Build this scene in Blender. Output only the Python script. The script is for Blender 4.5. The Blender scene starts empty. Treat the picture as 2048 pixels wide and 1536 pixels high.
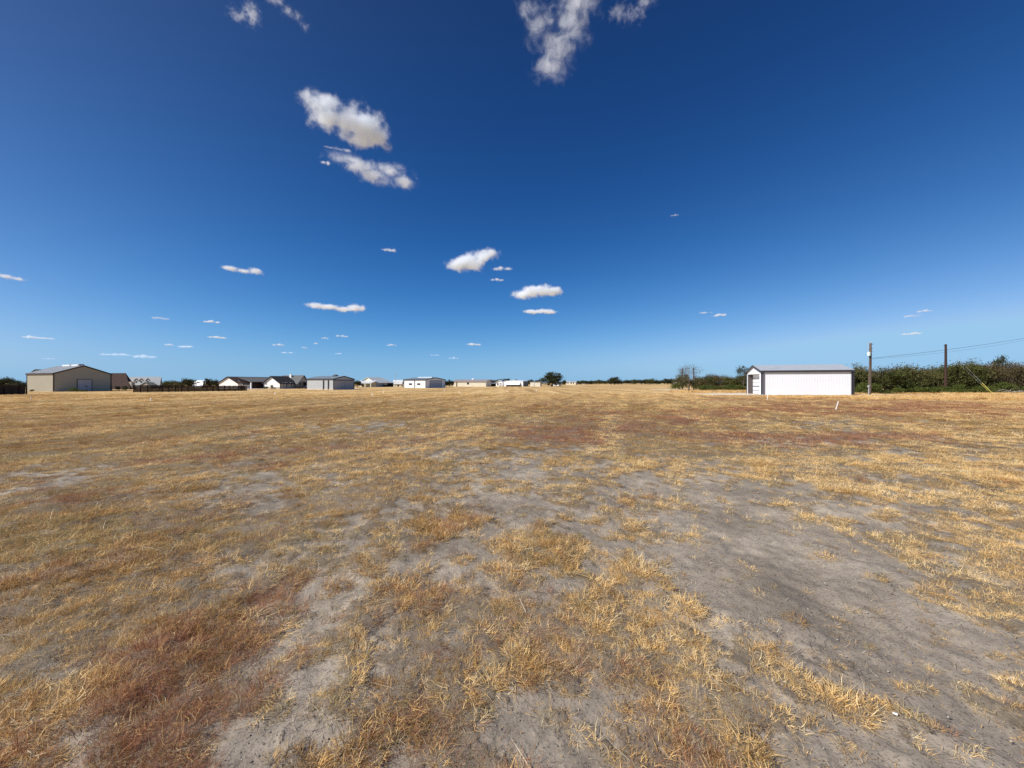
import bpy, bmesh, math, random
import numpy as np
from mathutils import Vector, Matrix
R = math.radians
S = bpy.context.scene
COL = S.collection
# ---------------------------------------------------------------- camera
F = 775.0          # focal length in pixels of the 2048 px wide photograph
HY = 766.0         # row of the horizon
H = 1.7            # eye height
cam = bpy.data.cameras.new('camera')
cam.sensor_width = 36.0
cam.lens = 36.0 * F / 2048.0
cam.shift_y = -(768.0 - HY) / 2048.0 * -1.0 * -1.0
cam.clip_start = 0.05
cam.clip_end = 60000.0
camo = bpy.data.objects.new('camera', cam)
COL.objects.link(camo)
camo.location = (0, 0, H)
camo.rotation_euler = (R(90), 0, 0)
S.camera = camo
# ---------------------------------------------------------------- light
SUN_AZ = Vector((-0.94, -0.38, 0)).normalized()   # horizontal direction towards the sun
SUN_EL = R(40)
W = bpy.data.worlds.new('World')
S.world = W
W.use_nodes = True
nt = W.node_tree
nt.nodes.clear()
sky = nt.nodes.new('ShaderNodeTexSky')
sky.sky_type = 'NISHITA'
sky.sun_disc = False
sky.sun_elevation = SUN_EL
sky.sun_rotation = math.atan2(SUN_AZ.x, SUN_AZ.y)
sky.altitude = 0
sky.air_density = 1.0
sky.dust_density = 0.3
sky.ozone_density = 3.0
bg = nt.nodes.new('ShaderNodeBackground')
bg.inputs['Strength'].default_value = 0.087
wo = nt.nodes.new('ShaderNodeOutputWorld')
# the camera's rendering of a clear blue sky: each channel of the Nishita sky regraded by brightness and elevation
geo_ = nt.nodes.new('ShaderNodeTexCoord')
sep_ = nt.nodes.new('ShaderNodeSeparateXYZ'); nt.links.new(geo_.outputs['Generated'], sep_.inputs[0])
def wm(op, a, b=0.0, clamp=False):
    nd = nt.nodes.new('ShaderNodeMath'); nd.operation = op; nd.use_clamp = clamp
    for i, v in enumerate((a, b)):
        if isinstance(v, (int, float)): nd.inputs[i].default_value = v
        else: nt.links.new(v, nd.inputs[i])
    return nd.outputs[0]
zz = wm('MAXIMUM', sep_.outputs[2], 0.0)
lowz = wm('EXPONENT', wm('MULTIPLY', zz, -12.5))
sc_ = nt.nodes.new('ShaderNodeSeparateColor'); nt.links.new(sky.outputs[0], sc_.inputs[0])
cc_ = nt.nodes.new('ShaderNodeCombineColor')
for ch, (a_, g_, k_, m_) in enumerate(((1.469, 3.138, 3.236, -1.829), (0.08, 1.38, -0.46, -0.26), (0.172, 0.76, -1.287, 0.044))):
    v_ = wm('POWER', wm('MULTIPLY', sc_.outputs[ch], 0.1), g_)
    e_ = wm('EXPONENT', wm('ADD', wm('MULTIPLY', zz, k_), wm('MULTIPLY', lowz, m_)))
    nt.links.new(wm('MULTIPLY', wm('MULTIPLY', v_, e_), math.exp(a_) * 10.0), cc_.inputs[ch])
capc = nt.nodes.new('ShaderNodeMix'); capc.data_type = 'RGBA'; capc.blend_type = 'DARKEN'; capc.inputs[0].default_value = 1.0
nt.links.new(cc_.outputs[0], capc.inputs[6]); capc.inputs[7].default_value = (3.3, 5.9, 8.6, 1)
hz_ = nt.nodes.new('ShaderNodeMix'); hz_.data_type = 'RGBA'
nt.links.new(wm('MULTIPLY', wm('EXPONENT', wm('MULTIPLY', zz, -20.0)), 0.85), hz_.inputs[0])
nt.links.new(capc.outputs[2], hz_.inputs[6]); hz_.inputs[7].default_value = (3.15, 5.5, 7.9, 1)
nt.links.new(hz_.outputs[2], bg.inputs['Color'])
nt.links.new(bg.outputs[0], wo.inputs['Surface'])
sl = bpy.data.lights.new('sun', 'SUN')
sl.energy = 5.0
sl.angle = R(0.53)
sl.color = (1.0, 0.975, 0.935)
so = bpy.data.objects.new('sun', sl)
COL.objects.link(so)
sd = Vector((SUN_AZ.x * math.cos(SUN_EL), SUN_AZ.y * math.cos(SUN_EL), math.sin(SUN_EL)))
so.rotation_euler = sd.to_track_quat('Z', 'Y').to_euler()
so.location = (-20, -12, 30)
S.view_settings.view_transform = 'Standard'
S.view_settings.look = 'None'
S.view_settings.exposure = 0.2
S.view_settings.gamma = 1.0
S.cycles.max_bounces = 12
S.cycles.diffuse_bounces = 3
S.cycles.glossy_bounces = 3
S.cycles.transparent_max_bounces = 24
S.cycles.volume_bounces = 10
S.cycles.volume_max_steps = 256
S.cycles.use_denoising = True
S.cycles.denoiser = 'OPENIMAGEDENOISE'
S.cycles.denoising_input_passes = 'RGB_ALBEDO_NORMAL'
S.cycles.denoising_prefilter = 'NONE'
# ---------------------------------------------------------------- helpers
def tag(o, label=None, cat=None, group=None, kind=None):
    if label: o['label'] = label
    if cat: o['category'] = cat
    if group: o['group'] = group
    if kind: o['kind'] = kind
    return o
def link(o, parent=None):
    COL.objects.link(o)
    if parent is not None: o.parent = parent
    return o
def empty(name, loc, rz=0.0, parent=None):
    o = bpy.data.objects.new(name, None)
    o.empty_display_size = 0.3
    o.location = loc
    o.rotation_euler = (0, 0, rz)
    return link(o, parent)
def copy_tree(o, parent=None):
    kids = [c for c in bpy.data.objects if c.parent == o]
    c = o.copy()
    COL.objects.link(c)
    c.parent = parent
    for k in kids: copy_tree(k, c)
    return c
class N:
    """tiny node-tree writer"""
    def __init__(s, tree): s.t = tree
    def n(s, typ, **kw):
        nd = s.t.nodes.new(typ)
        for k, v in kw.items():
            if k.startswith('i_'):
                k = k[2:]
                k = int(k) if k.isdigit() else k.replace('_', ' ')
                nd.inputs[k].default_value = v
            else: setattr(nd, k, v)
        return nd
    def l(s, a, b): s.t.links.new(a, b)
    def math(s, op, a, b=None, c=None, clamp=False):
        nd = s.n('ShaderNodeMath', operation=op, use_clamp=clamp)
        for i, v in enumerate((a, b, c)):
            if v is None: continue
            if isinstance(v, (int, float)): nd.inputs[i].default_value = v
            else: s.l(v, nd.inputs[i])
        return nd.outputs[0]
    def noise(s, vec, scale, detail=2, rough=0.5, dist=0.0, out=0, dim='3D', w=None):
        nd = s.n('ShaderNodeTexNoise', noise_dimensions=dim)
        nd.inputs['Scale'].default_value = scale
        nd.inputs['Detail'].default_value = detail
        nd.inputs['Roughness'].default_value = rough
        nd.inputs['Distortion'].default_value = dist
        if vec is not None: s.l(vec, nd.inputs['Vector'])
        if w is not None: s.l(w, nd.inputs['W'])
        return nd.outputs[out]
    def ramp(s, fac, stops, interp='LINEAR'):
        nd = s.n('ShaderNodeValToRGB')
        cr = nd.color_ramp
        cr.interpolation = interp
        while len(cr.elements) < len(stops): cr.elements.new(0.5)
        for e, (p, c) in zip(cr.elements, stops):
            e.position = p
            e.color = (*c, 1) if len(c) == 3 else c
        s.l(fac, nd.inputs[0])
        return nd.outputs[0]
    def mix(s, fac, a, b, blend='MIX'):
        nd = s.n('ShaderNodeMix', data_type='RGBA', blend_type=blend)
        for sock, v in ((nd.inputs['Factor'], fac), (nd.inputs[6], a), (nd.inputs[7], b)):
            if isinstance(v, (int, float)): sock.default_value = v
            elif isinstance(v, tuple): sock.default_value = (*v, 1)
            else: s.l(v, sock)
        return nd.outputs[2]
    def mapr(s, v, a, b, c=0.0, d=1.0):
        nd = s.n('ShaderNodeMapRange')
        s.l(v, nd.inputs[0])
        for i, x in enumerate((a, b, c, d)): nd.inputs[i + 1].default_value = x
        return nd.outputs[0]
    def scale(s, vec, sc):
        nd = s.n('ShaderNodeVectorMath', operation='MULTIPLY')
        s.l(vec, nd.inputs[0]); nd.inputs[1].default_value = sc
        return nd.outputs[0]
def new_mat(name):
    m = bpy.data.materials.new(name)
    m.use_nodes = True
    m.node_tree.nodes.clear()
    g = N(m.node_tree)
    out = g.n('ShaderNodeOutputMaterial')
    return m, g, out
def principled(g, out, base, rough=0.9, spec=0.3, metal=0.0, normal=None):
    p = g.n('ShaderNodeBsdfPrincipled')
    if isinstance(base, tuple): p.inputs['Base Color'].default_value = (*base, 1)
    else: g.l(base, p.inputs['Base Color'])
    if isinstance(rough, float): p.inputs['Roughness'].default_value = rough
    else: g.l(rough, p.inputs['Roughness'])
    p.inputs['Specular IOR Level'].default_value = spec
    p.inputs['Metallic'].default_value = metal
    if normal is not None: g.l(normal, p.inputs['Normal'])
    g.l(p.outputs[0], out.inputs['Surface'])
    return p
def mesh_np(name, verts, faces4=None, faces3=None, smooth=False):
    """fast mesh from numpy arrays of quads and/or triangles"""
    me = bpy.data.meshes.new(name)
    verts = np.asarray(verts, dtype=np.float32)
    me.vertices.add(len(verts))
    me.vertices.foreach_set('co', verts.ravel())
    idx = []; starts = []; tot = 0
    for fs, k in ((faces4, 4), (faces3, 3)):
        if fs is None or len(fs) == 0: continue
        fs = np.asarray(fs, dtype=np.int32)
        idx.append(fs.ravel())
        starts.append(tot + np.arange(len(fs), dtype=np.int32) * k)
        tot += fs.size
    idx = np.concatenate(idx); starts = np.concatenate(starts)
    me.loops.add(len(idx)); me.loops.foreach_set('vertex_index', idx)
    me.polygons.add(len(starts)); me.polygons.foreach_set('loop_start', starts)
    if smooth: me.polygons.foreach_set('use_smooth', np.ones(len(starts), dtype=bool))
    me.update(calc_edges=True)
    return me
# world point on the ground under pixel (px, py)
def gp(px, py):
    Y = H * F / (py - HY)
    return ((px - 1024.0) / F * Y, Y)
# ---------------------------------------------------------------- numpy noise
def _hash(ix, iy, seed):
    h = (ix.astype(np.int64) * 374761393 + iy.astype(np.int64) * 668265263 + seed * 982451653) & 0xFFFFFFFF
    h = ((h ^ (h >> 13)) * 1274126177) & 0xFFFFFFFF
    h = (h ^ (h >> 16)) & 0xFFFFFFFF
    return h.astype(np.float64) / 4294967295.0
def vnoise(x, y, seed=0):
    ix = np.floor(x); iy = np.floor(y)
    fx = x - ix; fy = y - iy
    fx = fx * fx * (3 - 2 * fx); fy = fy * fy * (3 - 2 * fy)
    a = _hash(ix, iy, seed); b = _hash(ix + 1, iy, seed)
    c = _hash(ix, iy + 1, seed); d = _hash(ix + 1, iy + 1, seed)
    return (a * (1 - fx) + b * fx) * (1 - fy) + (c * (1 - fx) + d * fx) * fy
def fbm(x, y, scale, octv=4, seed=0, rough=0.55):
    v = 0; amp = 1.0; tot = 0
    for o in range(octv):
        k = scale * 2 ** o
        ca, sa = math.cos(o * 1.3 + seed), math.sin(o * 1.3 + seed)
        v = v + amp * vnoise((x * ca - y * sa) * k + 31.7 * o, (x * sa + y * ca) * k - 17.3 * o, seed + o)
        tot += amp ** 2
        amp *= rough
    amps = sum(rough ** o for o in range(octv))
    z = (v / amps - 0.5) / (0.21 * math.sqrt(tot) / amps)   # about unit normal
    return 1.0 / (1.0 + np.exp(-1.7 * z))                    # about uniform 0..1
# ---------------------------------------------------------------- field maps
CX = np.arange(17) * 128.0
COVER = [
 (766, '99999999999999999'), (800, '99999999999999999'), (830, '99999999999987899'),
 (850, '99998559999985677'), (870, '99975987999987776'), (890, '99999976768854666'),
 (910, '99999974357887676'), (935, '56887667246387677'), (960, '34864586234267578'),
 (985, '67853574243136358'), (1010, '88753763254126336'), (1050, '78888745253102454'),
 (1090, '67885434674001466'), (1140, '78875445652001378'), (1190, '98887655553110268'),
 (1240, '98887667786312237'), (1290, '88897567788521135'), (1340, '88898566767634124'),
 (1400, '98998555645644113'), (1460, '97995446535632211'), (1536, '97994556434542211')]
RED = [
 (766, '00000000111000000'), (800, '11111111332356665'), (820, '11122222244578887'),
 (835, '22232122236534333'), (855, '12111112977433121'), (875, '22111111654368521'),
 (900, '11123941121112111'), (920, '21345310000000000'), (960, '32332100000000000'),
 (1000, '65422111000000000'), (1050, '44433112100000000'), (1100, '54332111000000000'),
 (1150, '32224321210000000'), (1190, '32337432222100000'), (1240, '53247421121000000'),
 (1290, '64387542132100000'), (1340, '63597442232100000'), (1400, '52895552133200000'),
 (1460, '43893452423200000'), (1536, '32893441422200000')]
def grid_lookup(G, px, py):
    ys = np.array([g[0] for g in G], dtype=float)
    v = np.array([[int(c) for c in g[1]] for g in G], dtype=float) / 9.0
    py = np.clip(py, ys[0], ys[-1] - 1e-3); px = np.clip(px, 0, 2047.9)
    j = np.clip(np.searchsorted(ys, py, side='right') - 1, 0, len(ys) - 2)
    ty = (py - ys[j]) / (ys[j + 1] - ys[j])
    i = np.floor(px / 128).astype(int); tx = px / 128 - i
    i1 = np.minimum(i + 1, 16)
    return (v[j, i] * (1 - tx) + v[j, i1] * tx) * (1 - ty) + (v[j + 1, i] * (1 - tx) + v[j + 1, i1] * tx) * ty
def field(x, y):
    """grass cover 0..1, redness 0..1, goldness 0..1 at world points"""
    yy = np.maximum(y, 0.9)
    px = 1024 + F * x / yy; py = HY + F * H / yy
    far = np.clip((np.hypot(x, y) - 40) / 60, 0, 1)
    c = grid_lookup(COVER, px, py); r = grid_lookup(RED, px, py)
    # patches run about across the view, like mower swaths
    sa_, ca_ = math.sin(R(16)), math.cos(R(16))
    n1 = fbm((x * ca_ - y * sa_) * 1.15, (x * sa_ + y * ca_) * 0.80, 1.9, 5, 11, 0.66)
    n1 = 0.44 * n1 + 0.56 * fbm(x, y, 5.2, 4, 5, 0.68)
    n1 = 1 / (1 + np.exp(-4.6 * (n1 - 0.5) * 1.7))
    stk = fbm((x * ca_ - y * sa_) * 0.9, (x * sa_ + y * ca_) * 0.04, 1.0, 3, 31, 0.6)
    cc = c * 1.04 + 0.085 * np.clip(c * 3, 0, 1) + (stk - 0.5) * 0.14
    k = 0.5 + (cc - 0.04 - (0.04 + 0.92 * n1)) * 2.2
    m = np.clip(k, 0, 1)
    m = m * m * (3 - 2 * m)
    n2 = fbm(x, y, 0.55, 4, 77, 0.6)
    n2 = 0.75 * n2 + 0.25 * fbm(x, y, 3.1, 3, 78, 0.6)
    rr = np.clip(0.5 + (r * 0.95 - 0.12 - n2) * 2.0, 0, 1)
    n3 = fbm(x, y, 0.13, 4, 41, 0.6)
    return m, rr, n3
rng = np.random.default_rng(7)
random.seed(7)
# ---------------------------------------------------------------- materials of the field
def soil_straw_material():
    m, g, out = new_mat('dry field')
    geo = g.n('ShaderNodeNewGeometry').outputs['Position']
    cov = g.n('ShaderNodeAttribute', attribute_name='cover').outputs['Fac']
    red = g.n('ShaderNodeAttribute', attribute_name='red').outputs['Fac']
    gold = g.n('ShaderNodeAttribute', attribute_name='gold').outputs['Fac']
    far = g.mapr(g.n('ShaderNodeVectorMath', operation='LENGTH').outputs[1], 0, 1)
    vl = g.n('ShaderNodeVectorMath', operation='LENGTH'); g.l(geo, vl.inputs[0])
    far = g.mapr(vl.outputs[1], 14, 70)
    # bare soil: grey clay, paler crust, dark crumbs and cracks
    nA = g.noise(geo, 1.1, 5, 0.6)
    nB = g.noise(geo, 9.0, 5, 0.7)
    nC = g.noise(geo, 55.0, 4, 0.7)
    soil = g.ramp(nA, [(0.3, (0.205, 0.174, 0.138)), (0.52, (0.320, 0.272, 0.216)), (0.72, (0.46, 0.395, 0.31))])
    soil = g.mix(g.mapr(nB, 0.45, 0.66), soil, g.mix(0.48, soil, (0.13, 0.108, 0.085)))
    crumbs = g.mapr(nC, 0.53, 0.66)
    soil = g.mix(g.math('MULTIPLY', crumbs, 0.75), soil, (0.070, 0.055, 0.042))
    lights = g.mapr(g.noise(geo, 90.0, 3, 0.6), 0.64, 0.72)
    soil = g.mix(g.math('MULTIPLY', lights, 0.5), soil, (0.42, 0.36, 0.27))
    wv = g.n('ShaderNodeVectorMath', operation='ADD')
    g.l(geo, wv.inputs[0])
    g.l(g.scale(g.noise(geo, 6.0, 3, 0.6, out=1), (0.22, 0.22, 0)), wv.inputs[1])
    vor = g.n('ShaderNodeTexVoronoi', feature='DISTANCE_TO_EDGE'); vor.inputs['Scale'].default_value = 4.2
    g.l(wv.outputs[0], vor.inputs['Vector'])
    crack = g.math('MULTIPLY', g.mapr(vor.outputs['Distance'], 0.0, 0.022, 1.0, 0.0), g.mapr(g.noise(geo, 1.7, 2), 0.53, 0.66))
    soil = g.mix(g.math('MULTIPLY', crack, 0.45), soil, (0.055, 0.045, 0.037))
    # thatch: matted dead grass seen between the blades
    sv = g.scale(geo, (1.0, 1.0, 1.0))
    nT = g.noise(sv, 38.0, 5, 0.75, 1.5)
    nG = g.noise(geo, 0.35, 5, 0.65)
    strawA = g.ramp(nT, [(0.32, (0.075, 0.048, 0.022)), (0.48, (0.205, 0.135, 0.058)), (0.66, (0.42, 0.30, 0.145))])
    brownA = g.ramp(nT, [(0.32, (0.055, 0.035, 0.019)), (0.48, (0.150, 0.098, 0.050)), (0.66, (0.30, 0.210, 0.110))])
    oliveA = g.ramp(nT, [(0.32, (0.045, 0.038, 0.018)), (0.48, (0.135, 0.112, 0.048)), (0.66, (0.26, 0.22, 0.10))])
    redA = g.ramp(nT, [(0.32, (0.060, 0.026, 0.016)), (0.48, (0.165, 0.078, 0.045)), (0.66, (0.31, 0.165, 0.098))])
    gm = g.math('ADD', g.math('MULTIPLY', gold, 0.6), g.math('MULTIPLY', nG, 0.4))
    th = g.mix(g.mapr(gm, 0.38, 0.56), brownA, strawA)
    th = g.mix(g.math('MULTIPLY', g.mapr(g.noise(geo, 0.8, 4, 0.6), 0.56, 0.68), 0.7), th, oliveA)
    th = g.mix(g.math('MULTIPLY', red, 0.85), th, redA)
    # far away the blades merge: streaks and tufts a metre across
    nF = g.noise(geo, 1.6, 6, 0.72)
    thf = g.mix(g.mapr(nF, 0.30, 0.74), g.mix(0.0, th, (0.1, 0.07, 0.04), 'MIX'), (0.44, 0.315, 0.145))
    tfar = g.mix(g.math('MULTIPLY', red, 0.6), g.ramp(nF, [(0.30, (0.32, 0.195, 0.075)), (0.5, (0.60, 0.385, 0.15)), (0.70, (0.82, 0.56, 0.24))]),
                 g.ramp(nF, [(0.30, (0.16, 0.085, 0.052)), (0.5, (0.31, 0.172, 0.100)), (0.70, (0.46, 0.29, 0.17))]))
    tfar = g.mix(g.math('MULTIPLY', g.mapr(g.noise(geo, 0.09, 5, 0.62), 0.50, 0.66), 0.55), tfar, (0.20, 0.150, 0.085))
    big = g.noise(g.scale(geo, (0.35, 1.0, 1.0)), 0.10, 5, 0.68)
    tfar = g.mix(g.mapr(big, 0.40, 0.62, 0.0, 0.55), tfar, (0.74, 0.51, 0.22))
    tfar = g.mix(g.mapr(g.noise(g.scale(geo, (0.4, 1.0, 1.0)), 0.045, 4, 0.6), 0.52, 0.66, 0.0, 0.5), tfar, (0.25, 0.150, 0.085))
    mp = g.n('ShaderNodeMapping'); mp.inputs['Rotation'].default_value = (0, 0, R(16)); mp.inputs['Scale'].default_value = (0.34, 0.012, 1)
    g.l(geo, mp.inputs['Vector'])
    st = g.noise(mp.outputs[0], 1.0, 4, 0.7)
    tfar = g.mix(g.mapr(st, 0.50, 0.60, 0.0, 0.70), tfar, (0.80, 0.58, 0.28))
    tfar = g.mix(g.mapr(st, 0.48, 0.39, 0.0, 0.65), tfar, (0.27, 0.165, 0.080))
    th = g.mix(g.math('MULTIPLY', far, 0.9), th, tfar)
    edge = g.math('ADD', cov, g.math('MULTIPLY', g.math('SUBTRACT', g.noise(geo, 16.0, 5, 0.75), 0.5), 1.5))
    mask = g.mapr(edge, 0.42, 0.62)
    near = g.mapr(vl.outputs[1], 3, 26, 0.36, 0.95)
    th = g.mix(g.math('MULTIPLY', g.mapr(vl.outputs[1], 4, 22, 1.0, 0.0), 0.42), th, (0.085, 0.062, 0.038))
    col = g.mix(g.math('MULTIPLY', mask, near), soil, th)
    hgt = g.math('ADD', g.math('MULTIPLY', nB, 0.5), g.math('MULTIPLY', nC, 0.28))
    hgt = g.math('SUBTRACT', hgt, g.math('MULTIPLY', crack, 0.2))
    hgt = g.math('ADD', hgt, g.math('MULTIPLY', g.math('MULTIPLY', mask, nT), 0.55))
    bmp = g.n('ShaderNodeBump'); bmp.inputs['Strength'].default_value = 0.85; bmp.inputs['Distance'].default_value = 0.022
    g.l(hgt, bmp.inputs['Height'])
    principled(g, out, col, 0.95, 0.1, normal=bmp.outputs[0])
    return m
M_FIELD = soil_straw_material()
# ---------------------------------------------------------------- ground sheet
def relief(x, y):
    r = np.hypot(x, y)
    a = (fbm(x, y, 0.35, 3, 3) - 0.5) * 0.07 + (fbm(x, y, 1.7, 4, 9, 0.6) - 0.5) * 0.040 + (fbm(x, y, 9.0, 2, 19, 0.6) - 0.5) * 0.011
    return a * np.clip((60 - r) / 30, 0, 1)
def build_ground():
    na = 1080
    rad = [0.25]
    while rad[-1] < 60: rad.append(rad[-1] * 1.0085)
    while rad[-1] < 14000: rad.append(rad[-1] * 1.06)
    rad = np.array(rad)
    th = np.arange(na) / na * 2 * math.pi
    rr, tt = np.meshgrid(rad, th, indexing='ij')
    x = (rr * np.cos(tt)).ravel(); y = (rr * np.sin(tt)).ravel()
    z = relief(x, y)
    m, r_, g_ = field(x, y)
    z = z + m * 0.012 * np.clip((60 - rr.ravel()) / 30, 0, 1)
    nr = len(rad)
    i = np.arange(nr - 1)[:, None] * na; j = np.arange(na)[None, :]; j1 = (j + 1) % na
    f = np.stack([i + j, i + na + j, i + na + j1, i + j1], axis=-1).reshape(-1, 4)
    verts = np.column_stack([x, y, z])
    verts = np.vstack([verts, [[0, 0, 0]]])
    c = len(verts) - 1
    tri = np.stack([np.full(na, c), np.arange(na), (np.arange(na) + 1) % na], axis=-1)
    me = mesh_np('ground', verts, f, tri, smooth=True)
    for nm, arr in (('cover', m), ('red', r_), ('gold', g_)):
        at = me.attributes.new(nm, 'FLOAT', 'POINT')
        at.data.foreach_set('value', np.append(arr, arr[0]).astype(np.float32))
    me.materials.append(M_FIELD)
    o = link(bpy.data.objects.new('ground', me))
    return tag(o, kind='structure')
build_ground()
# ---------------------------------------------------------------- grass
def blade_material(name, lo, mid, hi, trans=0.25):
    m, g, out = new_mat(name)
    oi = g.n('ShaderNodeObjectInfo')
    geo = g.n('ShaderNodeNewGeometry')
    rnd = g.math('FRACT', g.math('MULTIPLY', geo.outputs['Random Per Island'], 7.31))
    nl = g.noise(oi.outputs['Location'], 0.9, 3, 0.6)
    f = g.math('ADD', g.math('MULTIPLY', rnd, 0.42), g.math('ADD', g.math('MULTIPLY', oi.outputs['Random'], 0.32), g.math('MULTIPLY', g.mapr(nl, 0.3, 0.7), 0.26)))
    col = g.ramp(f, [(0.12, lo), (0.5, mid), (0.88, hi)])
    d = g.n('ShaderNodeBsdfPrincipled'); g.l(col, d.inputs['Base Color']); d.inputs['Roughness'].default_value = 0.7
    d.inputs['Specular IOR Level'].default_value = 0.25
    t = g.n('ShaderNodeBsdfTranslucent'); g.l(col, t.inputs['Color'])
    mx = g.n('ShaderNodeMixShader'); mx.inputs[0].default_value = trans
    g.l(d.outputs[0], mx.inputs[1]); g.l(t.outputs[0], mx.inputs[2]); g.l(mx.outputs[0], out.inputs['Surface'])
    return m
M_STRAW = blade_material('dead straw grass', (0.42, 0.240, 0.080), (0.95, 0.63, 0.25), (0.99, 0.83, 0.50))
M_BROWN = blade_material('brown dead grass', (0.15, 0.075, 0.022), (0.44, 0.25, 0.080), (0.78, 0.52, 0.22))
M_RED = blade_material('rusty red dead grass', (0.15, 0.058, 0.034), (0.41, 0.175, 0.090), (0.72, 0.43, 0.24))
M_OLIVE = blade_material('half dry olive grass', (0.16, 0.12, 0.042), (0.44, 0.33, 0.13), (0.76, 0.62, 0.32))
M_STEM = blade_material('bleached dead stems', (0.25, 0.18, 0.10), (0.50, 0.40, 0.26), (0.78, 0.68, 0.50))
def tuft_mesh(name, nbl, rad, lmin, lmax, lean, width, mat, segs=3, seed=0, curl=0.5, lift=0.0):
    r = np.random.default_rng(seed)
    a0 = r.uniform(0, 2 * math.pi, nbl); rr = rad * np.sqrt(r.uniform(0, 1, nbl))
    bx, by = rr * np.cos(a0), rr * np.sin(a0)
    az = a0 + r.normal(0, 1.0, nbl)
    L = r.uniform(lmin, lmax, nbl)
    pol = np.clip(r.normal(lean, 0.28, nbl), 0.05, 1.52)
    cur = r.normal(0.25, curl, nbl)
    tw = r.normal(0, 0.5, nbl)
    P = np.stack([bx, by, np.full(nbl, -0.004) + lift * r.uniform(0, 1, nbl)], axis=1)
    side_a = az + math.pi / 2 + r.normal(0, 0.5, nbl)
    side = np.stack([np.cos(side_a), np.sin(side_a), r.normal(0, 0.35, nbl)], axis=1)
    side /= np.linalg.norm(side, axis=1)[:, None]
    wd = width * r.uniform(0.6, 1.4, nbl)
    vs = []
    for s in range(segs + 1):
        w = wd * (1 - (s / segs) ** 1.5 * 0.85)
        vs.append(P - side * (w / 2)[:, None]); vs.append(P + side * (w / 2)[:, None])
        d = np.stack([np.sin(pol) * np.cos(az), np.sin(pol) * np.sin(az), np.cos(pol)], axis=1)
        P = P + d * (L / segs)[:, None]
        P[:, 2] = np.maximum(P[:, 2], 0.004)
        pol = np.clip(pol + cur, 0.05, 1.9); az = az + tw
    V = np.stack(vs, axis=1)            # nbl, 2*(segs+1), 3
    k = 2 * (segs + 1)
    base = np.arange(nbl)[:, None] * k
    fs = []
    for s in range(segs):
        fs.append(np.concatenate([base + 2 * s, base + 2 * s + 1, base + 2 * s + 3, base + 2 * s + 2], axis=1))
    me = mesh_np(name, V.reshape(-1, 3), np.stack(fs, axis=1).reshape(-1, 4))
    me.materials.append(mat)
    return me
def scatter(name, label, cat, pts, rotz, scl, protos, tilt=0.12, flat=True):
    """one grass object: a cloud of points on which tufts are placed by geometry nodes"""
    n = len(pts)
    me = bpy.data.meshes.new(name)
    me.vertices.add(n)
    me.vertices.foreach_set('co', np.asarray(pts, dtype=np.float32).ravel())
    a = me.attributes.new('rot', 'FLOAT_VECTOR', 'POINT')
    rot = np.column_stack([rng.normal(0, tilt, n), rng.normal(0, tilt, n), rotz])
    a.data.foreach_set('vector', rot.astype(np.float32).ravel())
    scl = np.asarray(scl)
    a = me.attributes.new('scl', 'FLOAT_VECTOR', 'POINT'); a.data.foreach_set('vector', np.column_stack([scl, scl, np.minimum(scl, 1.15) if flat else scl]).astype(np.float32).ravel())
    a = me.attributes.new('pick', 'INT', 'POINT'); a.data.foreach_set('value', rng.integers(0, len(protos), n).astype(np.int32))
    me.update()
    o = link(bpy.data.objects.new(name, me))
    gt = bpy.data.node_groups.new(name, 'GeometryNodeTree')
    gt.interface.new_socket('Geometry', in_out='INPUT', socket_type='NodeSocketGeometry')
    gt.interface.new_socket('Geometry', in_out='OUTPUT', socket_type='NodeSocketGeometry')
    gi = gt.nodes.new('NodeGroupInput'); go = gt.nodes.new('NodeGroupOutput')
    join = gt.nodes.new('GeometryNodeJoinGeometry')
    ra = gt.nodes.new('GeometryNodeInputNamedAttribute'); ra.data_type = 'FLOAT_VECTOR'; ra.inputs[0].default_value = 'rot'
    sa = gt.nodes.new('GeometryNodeInputNamedAttribute'); sa.data_type = 'FLOAT_VECTOR'; sa.inputs[0].default_value = 'scl'
    pa = gt.nodes.new('GeometryNodeInputNamedAttribute'); pa.data_type = 'INT'; pa.inputs[0].default_value = 'pick'
    e2r = gt.nodes.new('FunctionNodeEulerToRotation'); gt.links.new(ra.outputs[0], e2r.inputs[0])
    for k, pm in enumerate(protos):
        po = bpy.data.objects.new(pm.name, pm)
        oi = gt.nodes.new('GeometryNodeObjectInfo'); oi.inputs['Object'].default_value = po
        oi.inputs['As Instance'].default_value = True
        cmpn = gt.nodes.new('FunctionNodeCompare'); cmpn.data_type = 'INT'; cmpn.operation = 'EQUAL'
        gt.links.new(pa.outputs[0], cmpn.inputs[2]); cmpn.inputs[3].default_value = k
        ip = gt.nodes.new('GeometryNodeInstanceOnPoints')
        gt.links.new(gi.outputs[0], ip.inputs['Points']); gt.links.new(cmpn.outputs[0], ip.inputs['Selection'])
        gt.links.new(oi.outputs['Geometry'], ip.inputs['Instance'])
        gt.links.new(e2r.outputs[0], ip.inputs['Rotation']); gt.links.new(sa.outputs[0], ip.inputs['Scale'])
        gt.links.new(ip.outputs[0], join.inputs[0])
    gt.links.new(join.outputs[0], go.inputs[0])
    md = o.modifiers.new('scatter', 'NODES'); md.node_group = gt
    return tag(o, label, cat, kind='stuff')
def candidates(y0, y1, dens, margin=2.5, ylow=None):
    """random ground points in the wedge the camera sees (plus a margin)"""
    xm = 1.36 * y1 + margin
    n = int(dens * (y1 - y0) * 2 * xm)
    x = rng.uniform(-xm, xm, n); y = rng.uniform(y0, y1, n)
    k = np.abs(x) < 1.36 * y + margin
    return x[k], y[k]
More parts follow.
